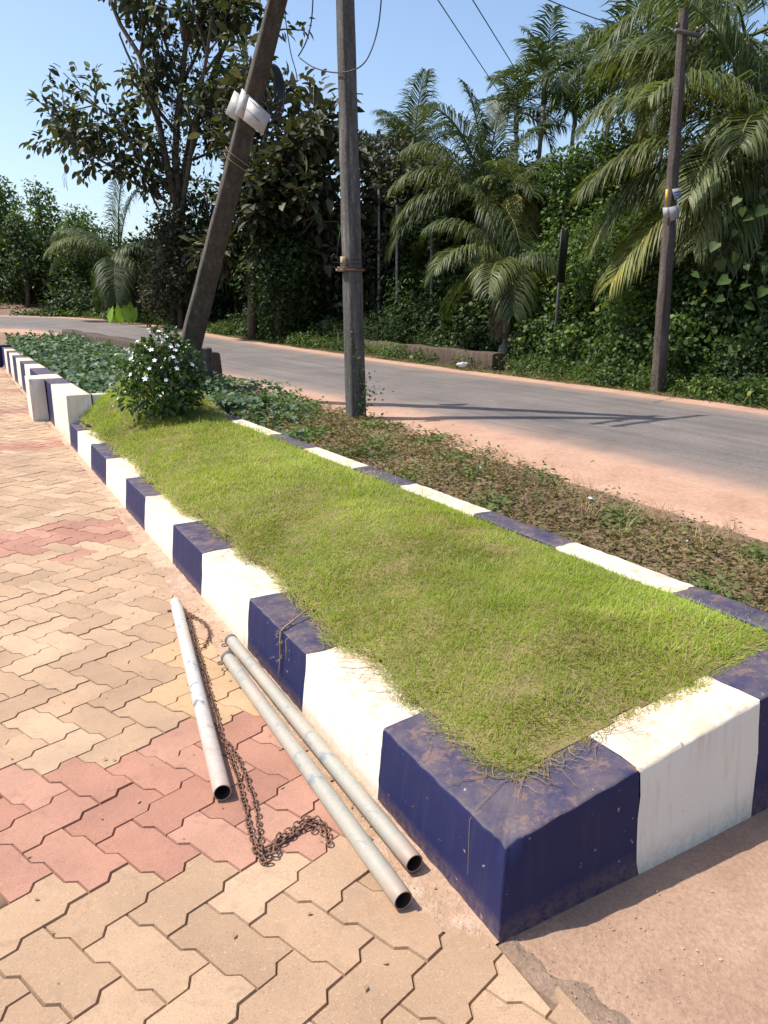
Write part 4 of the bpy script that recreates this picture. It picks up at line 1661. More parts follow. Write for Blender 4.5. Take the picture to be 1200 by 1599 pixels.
# ---- palms
def frond(mb_, p0, d0, L, droop, nl, ll, wid, hang=.7, tint=.5, var=.15, flat=0.0, dense_from=.12, tipyellow=0.0):
    """one pinnate palm leaf: arching rachis with two rows of leaflets"""
    k = 15
    pts = [np.asarray(p0, float)]
    d = nrm(d0)
    for i in range(k):
        f = i / k
        d = nrm(d - UP * droop * (.25 + 1.3 * f) / k * 2.2)
        pts.append(pts[-1] + d * L / k)
    pts = np.array(pts)
    mb_.tube(pts, np.linspace(.028, .006, len(pts)) * (L / 3.0 + .3), 4, tint=min(.93, tint + .25))
    tan = nrm(np.gradient(pts, axis=0))
    side = nrm(np.cross(tan, UP) + 1e-6)
    t = dense_from + (1 - dense_from) * (np.arange(nl) + .5) / nl
    idx = t * k
    for sgn in (-1, 1):
        ii = np.clip(idx + rng.normal(size=nl) * .12, 0, k - 1e-3)
        i0 = ii.astype(int)
        f = (ii - i0)[:, None]
        q = pts[i0] * (1 - f) + pts[i0 + 1] * f
        tn = tan[i0]
        sd = side[i0]
        nm = np.cross(sd, tn)
        ln = ll * (np.sin(np.pi * np.clip(t * .80 + .20, 0, 1))**.55 * .9 + .16) * rng.uniform(.82, 1.12, nl)
        d1 = nrm(sd * sgn * .9 + tn * (.55 + .5 * t)[:, None] + nm * (.25 - flat) - UP * .08 + rng.normal(size=(nl, 3)) * .06)
        h = hang * rng.uniform(.6, 1.4, nl)[:, None]
        m1 = q + d1 * (ln * .42)[:, None]
        d2 = nrm(d1 - UP * h * .9)
        m2 = m1 + d2 * (ln * .34)[:, None]
        d3 = nrm(d2 - UP * h * 1.1)
        m3 = m2 + d3 * (ln * .3)[:, None]
        acr = nrm(np.cross(d1, nm) + rng.normal(size=(nl, 3)) * .15) * wid
        V = np.stack([q - acr * .35, q + acr * .35, m1 - acr, m1 + acr, m2 - acr * .75, m2 + acr * .75, m3], 1)
        F = np.array([(0, 1, 3), (0, 3, 2), (2, 3, 5), (2, 5, 4), (4, 5, 6)])
        tt = np.clip(tint + rng.normal(size=nl) * var + tipyellow * t**2, 0, 1)
        mb_.add(V.reshape(-1, 3), tris=(F[None] + (np.arange(nl) * 7)[:, None, None]).reshape(-1, 3), tint=np.repeat(tt, 7))


def palm(name, label, crown, Lf, nf, kind, trunk_r, base=None, spec=None, tint=.5, elev=(-35, 85), seed=0, lean=(0, 0)):
    crown = np.asarray(crown, float)
    if base is None:
        base = np.array([crown[0] + lean[0], crown[1] + lean[1], float(terrain(crown[1] + lean[1]))])
    t = thing(name, label, "palm", base, "palms across the road")
    mb_ = MB()
    f = np.linspace(0, 1, 14)
    path = base + (crown - base) * f[:, None]
    path[:, 0] += .12 * np.sin(f * 3.1) * (1 if seed % 2 else -1)
    path[0, 2] -= .2
    rad = trunk_r * (1.25 - .35 * f)
    rad[0] *= 1.25
    mb_.tube(path, rad, 10)
    mb_.build("trunk", M['palm_bark'], parent=t, smooth=True)
    if kind == 'areca':
        m2 = MB()
        m2.tube([crown - UP * .05, crown + UP * .35, crown + UP * .7], [trunk_r * 1.25, trunk_r * 1.3, trunk_r * .7], 10, tint=.6)
        m2.build("crownshaft", M['palm'], parent=t, smooth=True)
    g_ = np.random.default_rng(seed + 100)
    specs = list(spec or [])
    for i in range(nf - len(specs)):
        az = i * 2.399 + g_.uniform(-.3, .3)
        el = R(elev[0] + (elev[1] - elev[0]) * ((i + .5) / nf)**.85 + g_.uniform(-6, 6))
        specs.append((az, el, Lf * g_.uniform(.85, 1.1), None))
    for sp_ in specs:
        az, el, L, yl = sp_[:4]
        dm = sp_[4] if len(sp_) > 4 else 1.0
        m3 = MB()
        d0 = np.array([math.cos(az) * math.cos(el), math.sin(az) * math.cos(el), math.sin(el)])
        low = max(0, .5 - math.degrees(el) / 90)
        tn = tint + g_.uniform(-.12, .12) - .05
        if yl is not None:
            tn = yl
        elif el < R(-15) and g_.random() < .35:
            tn = .93
        top_ = crown + UP * (.55 if kind == 'areca' else .0)
        if kind == 'areca':
            frond(m3, top_, d0, L, .75 + .3 * low, 36, L * .46, .021 * L / 1.6, hang=.6, tint=tn, flat=.0, dense_from=.16)
        else:
            frond(m3, top_, d0, L, (.85 + .35 * low) * dm, int(62 + 19 * L), .33 * L + .12, .0112 + .0012 * L, hang=.85, tint=tn, var=.07, dense_from=.16)
        m3.build("frond", M['palm'], parent=t)
    if kind == 'coconut':
        for q_ in range(2):
            m3 = MB()
            az, el = g_.uniform(3.3, 6.0), R(g_.uniform(-62, -40))
            frond(m3, crown - UP * .1, np.array([math.cos(az) * math.cos(el), math.sin(az) * math.cos(el), math.sin(el)]), Lf * .7, .9, 34, Lf * .17, .010, hang=1.6, tint=.2, var=.2)
            tag(m3.build("frond", M['deadfrond'], parent=t), "dead brown hanging frond")
    return t


def far_w(s):
    return np.interp(s, [p_[0] for p_ in far_pts[:13]], [p_[1] for p_ in far_pts[:13]])


def PT(s, w, dz=0.0):
    """point over the terrain at planter coordinates"""
    q = P(s, w, 0)
    q[..., 2] = terrain(q[..., 1]) + dz
    return q


# ---- distant wood that closes the view
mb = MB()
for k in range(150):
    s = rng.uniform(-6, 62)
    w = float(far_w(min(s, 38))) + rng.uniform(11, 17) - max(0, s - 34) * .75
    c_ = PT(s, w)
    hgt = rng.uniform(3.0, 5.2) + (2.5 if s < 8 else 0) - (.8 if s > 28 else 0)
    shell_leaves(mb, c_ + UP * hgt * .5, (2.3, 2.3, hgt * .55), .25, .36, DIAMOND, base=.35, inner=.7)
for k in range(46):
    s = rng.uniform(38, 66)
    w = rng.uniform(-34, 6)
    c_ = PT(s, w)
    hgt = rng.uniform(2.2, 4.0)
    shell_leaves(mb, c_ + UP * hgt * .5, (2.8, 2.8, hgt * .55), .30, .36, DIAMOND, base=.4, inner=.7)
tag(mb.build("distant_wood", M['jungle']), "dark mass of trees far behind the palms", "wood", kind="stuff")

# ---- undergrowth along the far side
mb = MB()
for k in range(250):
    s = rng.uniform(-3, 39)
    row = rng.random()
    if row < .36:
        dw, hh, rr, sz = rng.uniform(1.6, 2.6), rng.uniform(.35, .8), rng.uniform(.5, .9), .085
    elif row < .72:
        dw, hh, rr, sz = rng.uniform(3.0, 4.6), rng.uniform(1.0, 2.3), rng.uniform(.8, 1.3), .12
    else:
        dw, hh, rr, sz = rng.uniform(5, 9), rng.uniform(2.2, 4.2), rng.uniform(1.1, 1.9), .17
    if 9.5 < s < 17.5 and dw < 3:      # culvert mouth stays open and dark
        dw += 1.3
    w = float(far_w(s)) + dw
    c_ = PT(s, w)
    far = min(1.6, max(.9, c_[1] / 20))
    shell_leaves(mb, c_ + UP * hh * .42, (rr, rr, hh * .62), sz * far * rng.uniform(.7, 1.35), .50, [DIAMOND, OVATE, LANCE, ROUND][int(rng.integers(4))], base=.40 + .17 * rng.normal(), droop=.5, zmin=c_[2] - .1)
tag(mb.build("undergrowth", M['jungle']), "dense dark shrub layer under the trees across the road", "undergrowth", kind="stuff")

# ---- bright low weeds in front of the undergrowth
mb = MB()
for k in range(420):
    s = rng.uniform(-2, 38)
    w = float(far_w(s)) + .75 + abs(rng.normal()) * .45
    if 10.2 < s < 16.5 and rng.random() < .75:
        continue
    c_ = PT(s, w)
    hh = rng.uniform(.10, .38)
    shell_leaves(mb, c_ + UP * hh * .4, (hh * 1.2, hh * 1.2, hh * .7), .055 * rng.uniform(.7, 1.5) * max(1, c_[1] / 17), .34, [DIAMOND, LANCE, ROUND][int(rng.integers(3))], base=.5 + .2 * rng.normal(), droop=.3, inner=.3, zmin=c_[2] - .02)
tag(mb.build("roadside_weeds", M['vine']), "bright green weeds along the far road edge", "weeds", kind="stuff")

# ---- dry grass and litter leaves along the far shoulder
mb = MB()
k = 34000
s = rng.uniform(-2, 36, k)
w = far_w(s) + .38 + rng.gamma(1.8, .30, k)
p_ = PT(s, w, -.02)
a = rng.uniform(0, 6.28, k)
d = np.stack([np.cos(a) * .8, np.sin(a) * .8, rng.uniform(.3, 1.1, k)], 1)
L = rng.uniform(.06, .20, k)
mb.leaves(BLADES[1], p_, d, np.stack([np.cos(a), np.sin(a), 0 * a - .2], 1), np.stack([L * .11, L, L], 1), rng.beta(1.4, 1.6, k))
tag(mb.build("dry_far_grass", M['weed']), "brownish dry grass fringe along the far road shoulder", "grass", kind="stuff")

# ---- creepers smothering the bank at the right
mb = MB()
for (x, y, Yd, rx_, ry_, rz_, b_) in [
        (1140, 470, 13.6, 1.0, .9, 1.35, .5), (1010, 500, 14.6, 1.0, .9, 1.0, .55), (930, 480, 16.2, 1.05, .9, 1.5, .6), (870, 470, 18.2, 1.0, .9, 1.7, .6),
        (1080, 540, 13.2, .9, .7, .55, .5), (980, 555, 14.0, .9, .7, .5, .5), (900, 550, 15.6, .9, .7, .55, .5), (1180, 560, 12.4, .8, .6, .5, .5), (1250, 500, 13, 1.2, 1, 1.5, .5),
        (950, 400, 17.5, 1.0, 1.0, 1.2, .6), (1030, 420, 16.5, 1.1, 1, 1.3, .45), (1330, 480, 13, 1.4, 1, 1.8, .5), (840, 530, 16.8, .6, .6, .5, .55), (1120, 400, 15.0, 1.2, .9, 1.2, .4)]:
    shell_leaves(mb, at(x, y, Yd), (rx_, ry_, rz_), .072, .26, CORDATE, base=b_ - .10, var=.3, out=.5, droop=.7, inner=.5, zmin=-.05)
    for q_ in range(7):
        u_ = rvec(1)[0] * (1, .6, 1) - np.array([0, .5, 0])
        c2 = at(x, y, Yd) + u_ * np.array([rx_, ry_, rz_]) * .75
        shell_leaves(mb, c2, np.array([rx_, ry_, rz_]) * rng.uniform(.25, .45), rng.uniform(.045, .13), .30, [CORDATE, OVATE, LANCE, ROUND][int(rng.integers(4))], base=b_ - .05 + .2 * rng.normal(), var=.25, droop=.6, inner=.3, zmin=-.05)
tag(mb.build("creeper_bank", M['vine']), "thick green creepers covering the bank behind the dark roadside pole", "creeper", kind="stuff")

# large heart-shaped leaves at the right edge
hv = thing("heart_leaf_climber", "climber with large heart-shaped leaves at the right frame edge", "climber", (at(1160, 560, 12.0)[0], 12.0, 0))
mb = MB()
st = []
for x in (1120, 1150, 1180, 1205):
    pth = [at(x + 14 * math.sin(k * 1.1 + x), 575 - 27 * k, 12.2 + .08 * math.cos(k * 2.0 + x)) for k in range(10)]
    mb.tube(pth, .005, 5)
    st += pth
mb.build("stem", M['stem'], parent=hv)
spots = [(1098, 445), (1082, 432), (1124, 412), (1150, 402), (1106, 470), (1090, 492), (1138, 440), (1165, 420), (1185, 400), (1150, 365), (1175, 345), (1195, 330), (1160, 330), (1140, 345), (1180, 375), (1120, 385), (1195, 455), (1192, 550), (1185, 515), (1165, 480), (1140, 500), (1110, 530), (1172, 535), (1155, 315), (1195, 300), (1130, 470), (1198, 420), (1205, 370), (1215, 335), (1225, 480), (1215, 520), (1168, 450), (1150, 545)]
for i, (x, y) in enumerate(spots):
    m3 = MB()
    p_ = at(x, y - 6, 12.0 + rng.uniform(-.25, .25))
    d = nrm(np.array([rng.normal() * .75, -.3 + rng.normal() * .3, -.75]))
    m3.leaves(CORDATE, [p_], [d], [np.array([rng.normal() * .6 - .25, -.8, .5 + rng.normal() * .5])], rng.uniform(.10, .21), rng.uniform(.05, .65))
    m3.tube([p_, p_ + np.array([.03, .12, .06])], .004, 4)
    m3.build("leaf", M['vine'], parent=hv)

# ---- big leafy tree at the upper left
tb = at(278, 492, 30.0)
tb[2] = float(terrain(30.0))
fork = at(276, 300, 30.0)
prim = []
for (x0, y0, x1, y1, dz, r_) in [(276, 320, 262, -40, .3, .15), (278, 300, 318, -60, -.4, .15), (275, 330, 292, -90, .9, .14), (282, 360, 345, 40, .6, .11),
                                 (268, 300, 150, 195, -1.0, .085), (262, 250, 100, 110, .4, .08), (250, 330, 215, 250, -.8, .05), (270, 200, 170, 60, -.6, .08), (262, 120, 140, -20, .8, .07),
                                 (285, 270, 350, 170, -1.2, .08), (262, 60, 190, -80, 0, .07), (315, 60, 380, 30, -.3, .08), (300, 200, 400, 90, .8, .08), (318, 20, 420, -80, .2, .08), (300, 150, 395, 10, -.5, .07), (290, 120, 350, -30, .7, .07), (270, 100, 225, -60, .5, .06), (300, 250, 385, 200, .4, .06), (262, 315, 80, 228, -.7, .075), (262, 285, 88, 190, .5, .07), (258, 260, 115, 150, -.3, .06)]:
    a, b = at(x0, y0, 30.0), at(x1, y1, 30.0 + dz)
    prim.append((a, b - a, np.linalg.norm(b - a), r_))
big, tips = build_tree("teak_tree", "tall sparse tree with large dark leaves against the left sky", tb, prim,
                       [tb - UP * .2, at(274, 440, 30), at(277, 380, 30), fork], .27, 1, 'teak', .35, 10, OVATE, tip_spread=.46, nkids=(4, 8), spread=.85, shrink=.38, droop=.45, base_t=.40, var=.28, up=.05)
mb = MB()
for k in range(70):       # dead creepers wrapped round and hanging from the trunks
    q = tips[int(rng.integers(len(tips)))] if k < 34 else at(rng.uniform(245, 330), rng.uniform(20, 330), 30 + rng.normal() * .4)
    n_p = 9
    pts = [q + np.array([.06 * math.sin(i * 1.4 + k) + rng.normal() * .02, .05 * math.cos(i + k), -i * rng.uniform(.10, .26)]) for i in range(n_p)]
    mb.tube(pts, .008, 3)
mb.build("dead_vine", M['deadvine'], parent=big)
mb = MB()
k = 2600
yy = rng.uniform(40, 470, k)
p_ = np.array([at(276 + 22 * wob(np.array([y_ * .02]), np.array([0.]), 2, 5)[0] + rng.normal() * (16 + 10 * (y_ < 250)), y_, 30 + rng.normal() * .35) for y_ in yy])
mb.leaves(DIAMOND, p_, nrm(rvec(k) - UP * .8), rvec(k), rng.uniform(.10, .22, k), np.clip(.45 + rng.normal(size=k) * .25, 0, 1))
mb.build("climber_foliage", M['dusty'], parent=big)

# ---- second large-leaved tree behind the poles
t2 = at(392, 492, 25.0)
t2[2] = float(terrain(25.0))
prim = []
for (x0, y0, x1, y1, dz, r_) in [(394, 330, 420, 110, .5, .10), (395, 340, 490, 150, .2, .10), (394, 380, 540, 235, -.6, .09), (394, 400, 500, 300, -1.3, .08), (393, 380, 430, 270, -1.4, .08), (393, 360, 350, 260, .3, .07),
                                 (395, 350, 455, 190, -.6, .09), (396, 380, 580, 260, .6, .09), (394, 400, 455, 350, -1.6, .06), (394, 420, 520, 370, -1.2, .06), (392, 420, 350, 350, -.6, .05), (394, 300, 465, 90, .8, .09)]:
    a, b = at(x0, y0, 25.0), at(x1, y1, 25.0 + dz)
    prim.append((a, b - a, np.linalg.norm(b - a) * .92, r_))
build_tree("teak_tree", "broad dusty large-leaved tree behind the two poles", t2, prim, [t2 - UP * .2, at(394, 430, 25), at(394, 380, 25), at(396, 320, 25)], .17, 1, 'dusty', .40, 13, OVATE,
           tip_spread=.50, nkids=(6, 10), spread=.85, shrink=.42, droop=.35, base_t=.45, var=.26, up=.08)

# ---- other broadleaf trees
def bushy(name, label, px_, ybase, ytop, Yd, halfw, leaf, size, base_t, cover=.5, seed=0, tm=DIAMOND, blobs=9, trunk=.12, taper=.65):
    b = at(px_, ybase, Yd)
    b[2] = float(terrain(Yd))
    topz = at(px_, ytop, Yd)[2]
    H = topz - b[2]
    t = thing(name, label, "tree", b)
    m_ = MB()
    m_.tube([b - UP * .2, b + UP * H * .3 + rng.normal(size=3) * .1, b + UP * H * .6 + rng.normal(size=3) * .15, b + UP * H * .9], [trunk, trunk * .8, trunk * .5, trunk * .2], 7)
    lf = MB()
    g_ = np.random.default_rng(seed)
    for k in range(blobs):
        f = (k + .6) / blobs
        wdt = halfw * (1.15 - (taper + .1) * f) * g_.uniform(.7, 1.1)
        c_ = b + UP * H * (.18 + .72 * f) + np.array([g_.uniform(-1, 1) * wdt * .55, g_.uniform(-1, 1) * wdt * .5, 0])
        rr = max(halfw * .62 * (1.1 - taper * f) * g_.uniform(.8, 1.2), .25)
        m_.tube([b + UP * H * (.12 + .6 * f), (b + UP * H * (.2 + .65 * f) + c_) / 2, c_], [trunk * .4, trunk * .3, .01], 5)
        shell_leaves(lf, c_, (rr, rr, rr * 1.0), size, cover, tm, base=base_t, inner=.35, droop=.35)
    m_.build("trunk", M['bark'], parent=t, smooth=True)
    lf.build("crown", M[leaf], parent=t)
    return t


bushy("feathery_tree", "feathery pale green tree at the far left edge", 15, 485, 262, 44, 2.5, 'jungle_fine', .23, .55, .40, 1, blobs=12)
bushy("feathery_tree", "feathery green tree with a pointed top, second from the left edge", 78, 485, 268, 42, 2.0, 'jungle_fine', .22, .6, .40, 2, blobs=12)
bushy("feathery_tree", "rounded pale green tree left of the small coconut palm", 128, 488, 318, 40, 2.3, 'jungle_fine', .21, .55, .40, 3, blobs=10)
bushy("dark_tree", "dark low tree between the feathery trees and the road", 45, 490, 335, 39.5, 1.7, 'jungle', .20, .35, .5, 4)
bushy("dark_tree", "dark shaggy tree just right of the upright pole", 612, 500, 212, 26, 2.1, 'dusty', .20, .4, .55, 6, blobs=16, taper=.4)
bushy("dark_tree", "dark small-leaved tree under the leftmost coconut fronds", 682, 505, 282, 24, 1.7, 'jungle', .15, .42, .55, 7, blobs=13, taper=.4)
bushy("vine_clad_tree", "tall bright green vine-covered tree above the black sign", 893, 510, 205, 19.6, 1.15, 'vine', .115, .5, .62, 8, blobs=18, taper=.3)
bushy("vine_clad_tree", "darker green tree between the vine-covered tree and the coconut fronds", 955, 500, 195, 20.5, 1.25, 'jungle', .12, .6, .6, 9, blobs=16, taper=.3)
bushy("dark_tree", "dense dark tree under the tallest areca palm", 842, 505, 245, 24.5, 1.5, 'jungle', .15, .45, .6, 21, blobs=14, taper=.3)
bushy("dark_tree", "dark tree hidden behind the young coconut palm", 768, 505, 255, 26.5, 2.0, 'jungle', .17, .4, .6, 22, blobs=14, taper=.35)
bushy("dark_tree", "dark tree behind the thin bare trunks", 655, 505, 238, 28.5, 2.3, 'jungle', .18, .4, .6, 23, blobs=14, taper=.35)
bushy("dark_tree", "dark tree behind the broad dusty large-leaved tree", 465, 500, 250, 30, 2.2, 'dusty', .26, .3, .55, 24, blobs=14, taper=.4)
bushy("dark_tree", "reddish brown dusty treetop beside the tall areca palm", 975, 480, -25, 27, 1.6, 'dusty', .22, .3, .42, 10, blobs=15)
bushy("dark_tree", "dark tree filling the space behind the big coconut fronds", 1120, 500, 120, 19.5, 1.9, 'jungle', .16, .3, .6, 12, blobs=13)
bushy("dark_tree", "dark tree at the upper right corner", 1190, 480, -40, 24, 2.2, 'jungle', .2, .3, .6, 13, blobs=15)
bushy("dark_tree", "leafy dark growth round the tall sparse tree's trunk", 282, 497, 318, 29.2, 1.2, 'dusty', .17, .45, .5, 31, blobs=13, taper=.35)
bushy("dark_tree", "dark growth at the foot of the broad dusty tree", 432, 500, 318, 24.2, 1.3, 'jungle', .15, .42, .5, 32, blobs=11, taper=.3)
bushy("dark_tree", "dark treetop behind the right-hand areca palms", 912, 500, 215, 27, 1.7, 'jungle', .17, .45, .55, 33, blobs=16, taper=.45)
bushy("dark_tree", "dense dark tree behind the leaning pole foot", 335, 495, 265, 31, 1.9, 'jungle', .22, .3, .55, 14, blobs=10)
bushy("dark_tree", "dark bush left of the tall sparse tree's trunk", 222, 495, 375, 33, 1.4, 'jungle', .2, .35, .55, 15, blobs=8)
bushy("dark_tree", "dark tree in the shade behind the stub posts", 500, 500, 330, 27, 1.9, 'jungle', .2, .3, .55, 16, blobs=10)

# ---- palms
def tipdir(c_, x, y, Yd):
    v = at(x, y, Yd) - c_
    return math.atan2(v[1], v[0]), v


def spec_from(c_, items):
    """fronds that reach towards given photo directions: (x, y, depth, start elevation, length, tint)"""
    out = []
    for it in items:
        x, y, Yd, el, L, tn = it[:6]
        az, v = tipdir(c_, x, y, Yd)
        out.append((az, R(el), L, tn, it[6] if len(it) > 6 else 1.0))
    return out


c_ = at(758, 315, 22.0)
palm("coconut_palm", "young coconut palm with upright fronds in the middle of the grove", c_, 3.0, 15, 'coconut', .15, seed=1, tint=.42, elev=(-25, 88),
     spec=spec_from(c_, [(610, 330, 21.5, 22, 2.9, .62), (625, 300, 21.8, 40, 2.9, .66), (640, 250, 22, 58, 2.8, .6), (735, 160, 22.2, 84, 3.1, .36), (775, 160, 22.4, 80, 3.1, .34), (815, 150, 22.2, 66, 3.2, .45), (860, 250, 22, 45, 2.9, .45), (700, 170, 21.6, 72, 3.0, .4)]))
c_ = at(645, 252, 29)
palm("coconut_palm", "coconut palm whose fronds rise behind the dark shaggy tree", c_, 2.6, 12, 'coconut', .14, seed=2, tint=.5, elev=(0, 85))
c_ = at(790, 420, 18.6)
palm("coconut_palm", "small coconut palm with yellow drooping fronds behind the parapet", c_, 2.3, 12, 'coconut', .11, seed=3, tint=.5, elev=(-20, 80),
     spec=spec_from(c_, [(720, 480, 18, 35, 2.2, .66), (765, 520, 17.2, 20, 2.1, .75), (805, 520, 17.0, 10, 1.9, .96), (835, 500, 18, 25, 1.9, .8), (705, 400, 18.6, 55, 2.3, .5), (760, 330, 18.6, 76, 2.2, .5)]))
c_ = at(186, 405, 33)
palm("coconut_palm", "small coconut palm left of the tall sparse tree", c_, 3.3, 12, 'coconut', .16, seed=4, tint=.42, elev=(-25, 86),
     spec=spec_from(c_, [(180, 280, 33, 86, 3.6, .4), (200, 285, 33.3, 80, 3.2, .36), (95, 425, 32, 38, 3.1, .68), (120, 380, 33, 50, 3.0, .55), (215, 480, 32, 15, 2.6, .6), (240, 440, 33, 40, 2.8, .4)]))
c_ = at(1192, 262, 14.3)
palm("coconut_palm", "big coconut palm with long arching fronds at the right", c_, 3.5, 18, 'coconut', .17, seed=5, tint=.5, elev=(-10, 85),
     spec=spec_from(c_, [(945, 335, 14.2, 22, 3.45, .74, .75), (955, 475, 13.7, -14, 3.5, .86, .55), (960, 440, 14.4, 4, 3.3, .80, .7), (970, 230, 14.5, 46, 3.6, .68), (960, 120, 15.0, 60, 3.8, .62), (1060, 40, 14.5, 72, 3.8, .55), (1090, 420, 13.2, 0, 2.7, .7), (1130, 400, 13.0, -15, 2.4, .66), (1050, 200, 13.2, 45, 3.3, .66, .9), (1010, 60, 15.5, 66, 3.6, .6), (1160, 300, 12.8, 35, 2.9, .66), (1260, 330, 13.2, 15, 3.0, .6), (1110, 330, 13.1, 22, 3.0, .72)]))
c_ = at(1165, 60, 17.5)
palm("coconut_palm", "coconut palm crown hanging in from the upper right corner", c_, 3.6, 12, 'coconut', .17, seed=6, tint=.45, elev=(-40, 60),
     spec=spec_from(c_, [(960, 60, 17, 30, 3.5, .62), (1000, 150, 16.8, 10, 3.2, .55), (1050, 190, 16.5, -10, 2.9, .5)]))
areca = [(850, 160, 22.5, 1.6, "slim areca palm standing tallest against the open sky", .45), (806, 205, 25, 1.5, "slim areca palm just right of the young coconut palm", .4),
         (900, 168, 25, 1.6, "areca palm with upright fronds right of the tallest one", .48), (1003, 118, 19, 1.75, "tall areca palm with ringed grey trunk and yellow lower frond", .45),
         (955, 165, 21, 1.5, "areca palm drooping over the vine-covered tree", .42), (805, 330, 21, 1.35, "short areca palm with a yellow hanging frond beside the young coconut", .55),
         (1045, 150, 23, 1.6, "areca palm partly behind the dark roadside pole", .4), (560, 300, 33, 1.7, "distant areca palm peeping out right of the upright pole", .4)]
for i, (x, y, Yd, L, lab, tn) in enumerate(areca):
    c_ = at(x, y, Yd)
    extra = [(R(200 + 40 * i), R(-30), L * .8, 1.0), (R(250), R(-45), L * .75, .95)] if i in (3, 5) else []
    palm("areca_palm", lab, c_, L, 11, 'areca', .065, seed=20 + i, tint=tn, elev=(-15, 84), spec=extra, lean=(rng.uniform(-.2, .2), 0))
# thin bare stems glimpsed inside the dark grove
for x, y0, y1, Yd, lab in [(590, 480, 380, 24, "thin bare trunk just right of the upright pole"), (601, 490, 400, 25, "thin bare trunk second to the right of the upright pole"), (618, 485, 410, 23, "thin bare trunk third to the right of the upright pole"),
                           (672, 495, 430, 22, "thin pale trunk behind the middle of the culvert parapet"), (684, 500, 420, 24, "thin pale trunk just right of another behind the parapet middle"), (1076, 420, 320, 16.5, "thin pale trunk right of the dark roadside pole"),
                           (735, 490, 430, 25, "thin bare trunk left of the yellow drooping fronds"), (948, 480, 400, 19, "thin bare trunk between the black sign and the dark roadside pole")]:
    b = at(x, y0, Yd)
    b[2] = float(terrain(Yd))
    mb = MB()
    mb.tube([b, (b + at(x + 1, y1, Yd)) / 2 + np.array([.03, 0, 0]), at(x + 2, y1 - 90, Yd)], [.05, .045, .03], 7)
    tag(mb.build("bare_stem", M['palm_bark'], origin=b), lab, "trunk", "thin bare trunks in the grove")

# bright banana-like clump by the far road
bn = thing("broad_leaf_clump", "bright green broad-leaved clump beside the far road on the left", "plant", PT(30.6, 7.0))
b0 = at(187, 492, 31)
bn.location = (b0[0], b0[1], float(terrain(31)))
for i, (dx, ang, L) in enumerate([(-.42, 12, .75), (-.30, -14, .7), (-.15, 4, .55), (.1, -8, .8), (.28, 10, .95), (.38, -12, .85), (.5, 22, .75), (.0, 25, .6)]):
    m3 = MB()
    a = R(90 - ang)
    m3.leaves(OVATE, [np.array(bn.location) + np.array([dx, rng.uniform(-.15, .15), 0])], [np.array([math.cos(a), .1 * rng.normal(), math.sin(a)])], [np.array([rng.normal() * .4, -1, .2])], [[L * .9, L, L * .6]], rng.uniform(.2, 1))
    m3.build("leaf", M['banana'], parent=bn)

# ---- white-flowered shrub in the lawn bed
sb = np.array([-2.17, 7.35, 0.0])
s_, w_ = SW(sb)
sb = P(s_, w_, float(lawn_h(np.array(s_), np.array(w_))) - .02)
shrub = thing("flowering_shrub", "round dark green shrub with white flowers at the end of the lawn", "shrub", sb)
mb = MB()
tips_ = []
for k in range(34):
    a = rng.uniform(0, 6.283)
    sp = rng.uniform(.1, .40)
    hh = rng.uniform(.35, .78) * (1 - .6 * (sp / .5)**2)
    tip = sb + np.array([math.cos(a) * sp, math.sin(a) * sp, hh])
    mid_ = sb + np.array([math.cos(a) * sp * .35, math.sin(a) * sp * .35, hh * .55])
    mb.tube([sb, mid_, tip], [.008, .006, .003], 5)
    tips_.append(tip)
mb.build("stems", M['bark'], parent=shrub)
mb = MB()
for c0, r0 in (((0, 0, .34), (.36, .36, .32)), ((.06, 0, .60), (.24, .24, .20)), ((-.17, -.05, .44), (.22, .22, .22)), ((.2, -.08, .46), (.20, .20, .22)), ((-.05, -.1, .18), (.36, .32, .20)), ((-.02, .05, .70), (.14, .14, .14)), ((.24, -.02, .28), (.17, .17, .16))):
    shell_leaves(mb, sb + np.array(c0), r0, .062, .62, OVATE, base=.5, inner=.45, droop=.1, out=.9, zmin=sb[2])
mb.build("foliage", M['shrub'], parent=shrub)
mb = MB()
for k in range(5):
    a = k * 2 * np.pi / 5
    mb.leaves(OVATE, [[0, 0, 0]], [[math.cos(a), math.sin(a), .15]], [[0.25 * math.sin(a), -.25 * math.cos(a), 1]], [[.034, .026, .02]], .5)
fl_me = mb.mesh("flower")
fl_me.materials.append(M['petal'])
k = 0
while k < 36:
    u = rvec(1)[0]
    if u[1] > .35 or u[2] < -.35 or rng.random() > .35 + .65 * max(0, u[2] + .25):
        continue
    r0 = np.array([.38, .38, .40]) * rng.uniform(.9, 1.12)
    q = np.array([0, 0, .40]) + u * r0
    o = bpy.data.objects.new("flower", fl_me)
    o.parent = shrub
    o.matrix_basis = Matrix.Translation(Vector(q)) @ Vector(nrm(u + UP * .5)).to_track_quat('Z', 'Y').to_matrix().to_4x4() @ Matrix.Rotation(rng.uniform(0, 6), 4, 'Z') @ Matrix.Scale(rng.uniform(.8, 1.25), 4)
    scene.collection.objects.link(o)
    k += 1

# ---- leafy ground cover behind the taller wall and along the verge
mb = MB()
k = 15000
s = rng.uniform(7.9, 24, k)
w = rng.uniform(.22, 3.0, k)
wl = np.interp(s, [8, 10, 14, 18, 24], [2.5, 2.9, 2.75, 2.5, 2.1])
keep = (w < wl) & ~((s < 8.1) & (w < 1.5))
s, w = s[keep], w[keep]
k = len(s)


def cover_h(s, w):
    return .42 + .10 * wob(s, w, 1.6, 51) + .07 * wob(s, w, 4.2, 52) - .10 * sstep(1.4, 2.6, w) * (1 - sstep(10, 14, s)) + .05 * sstep(12, 20, s)


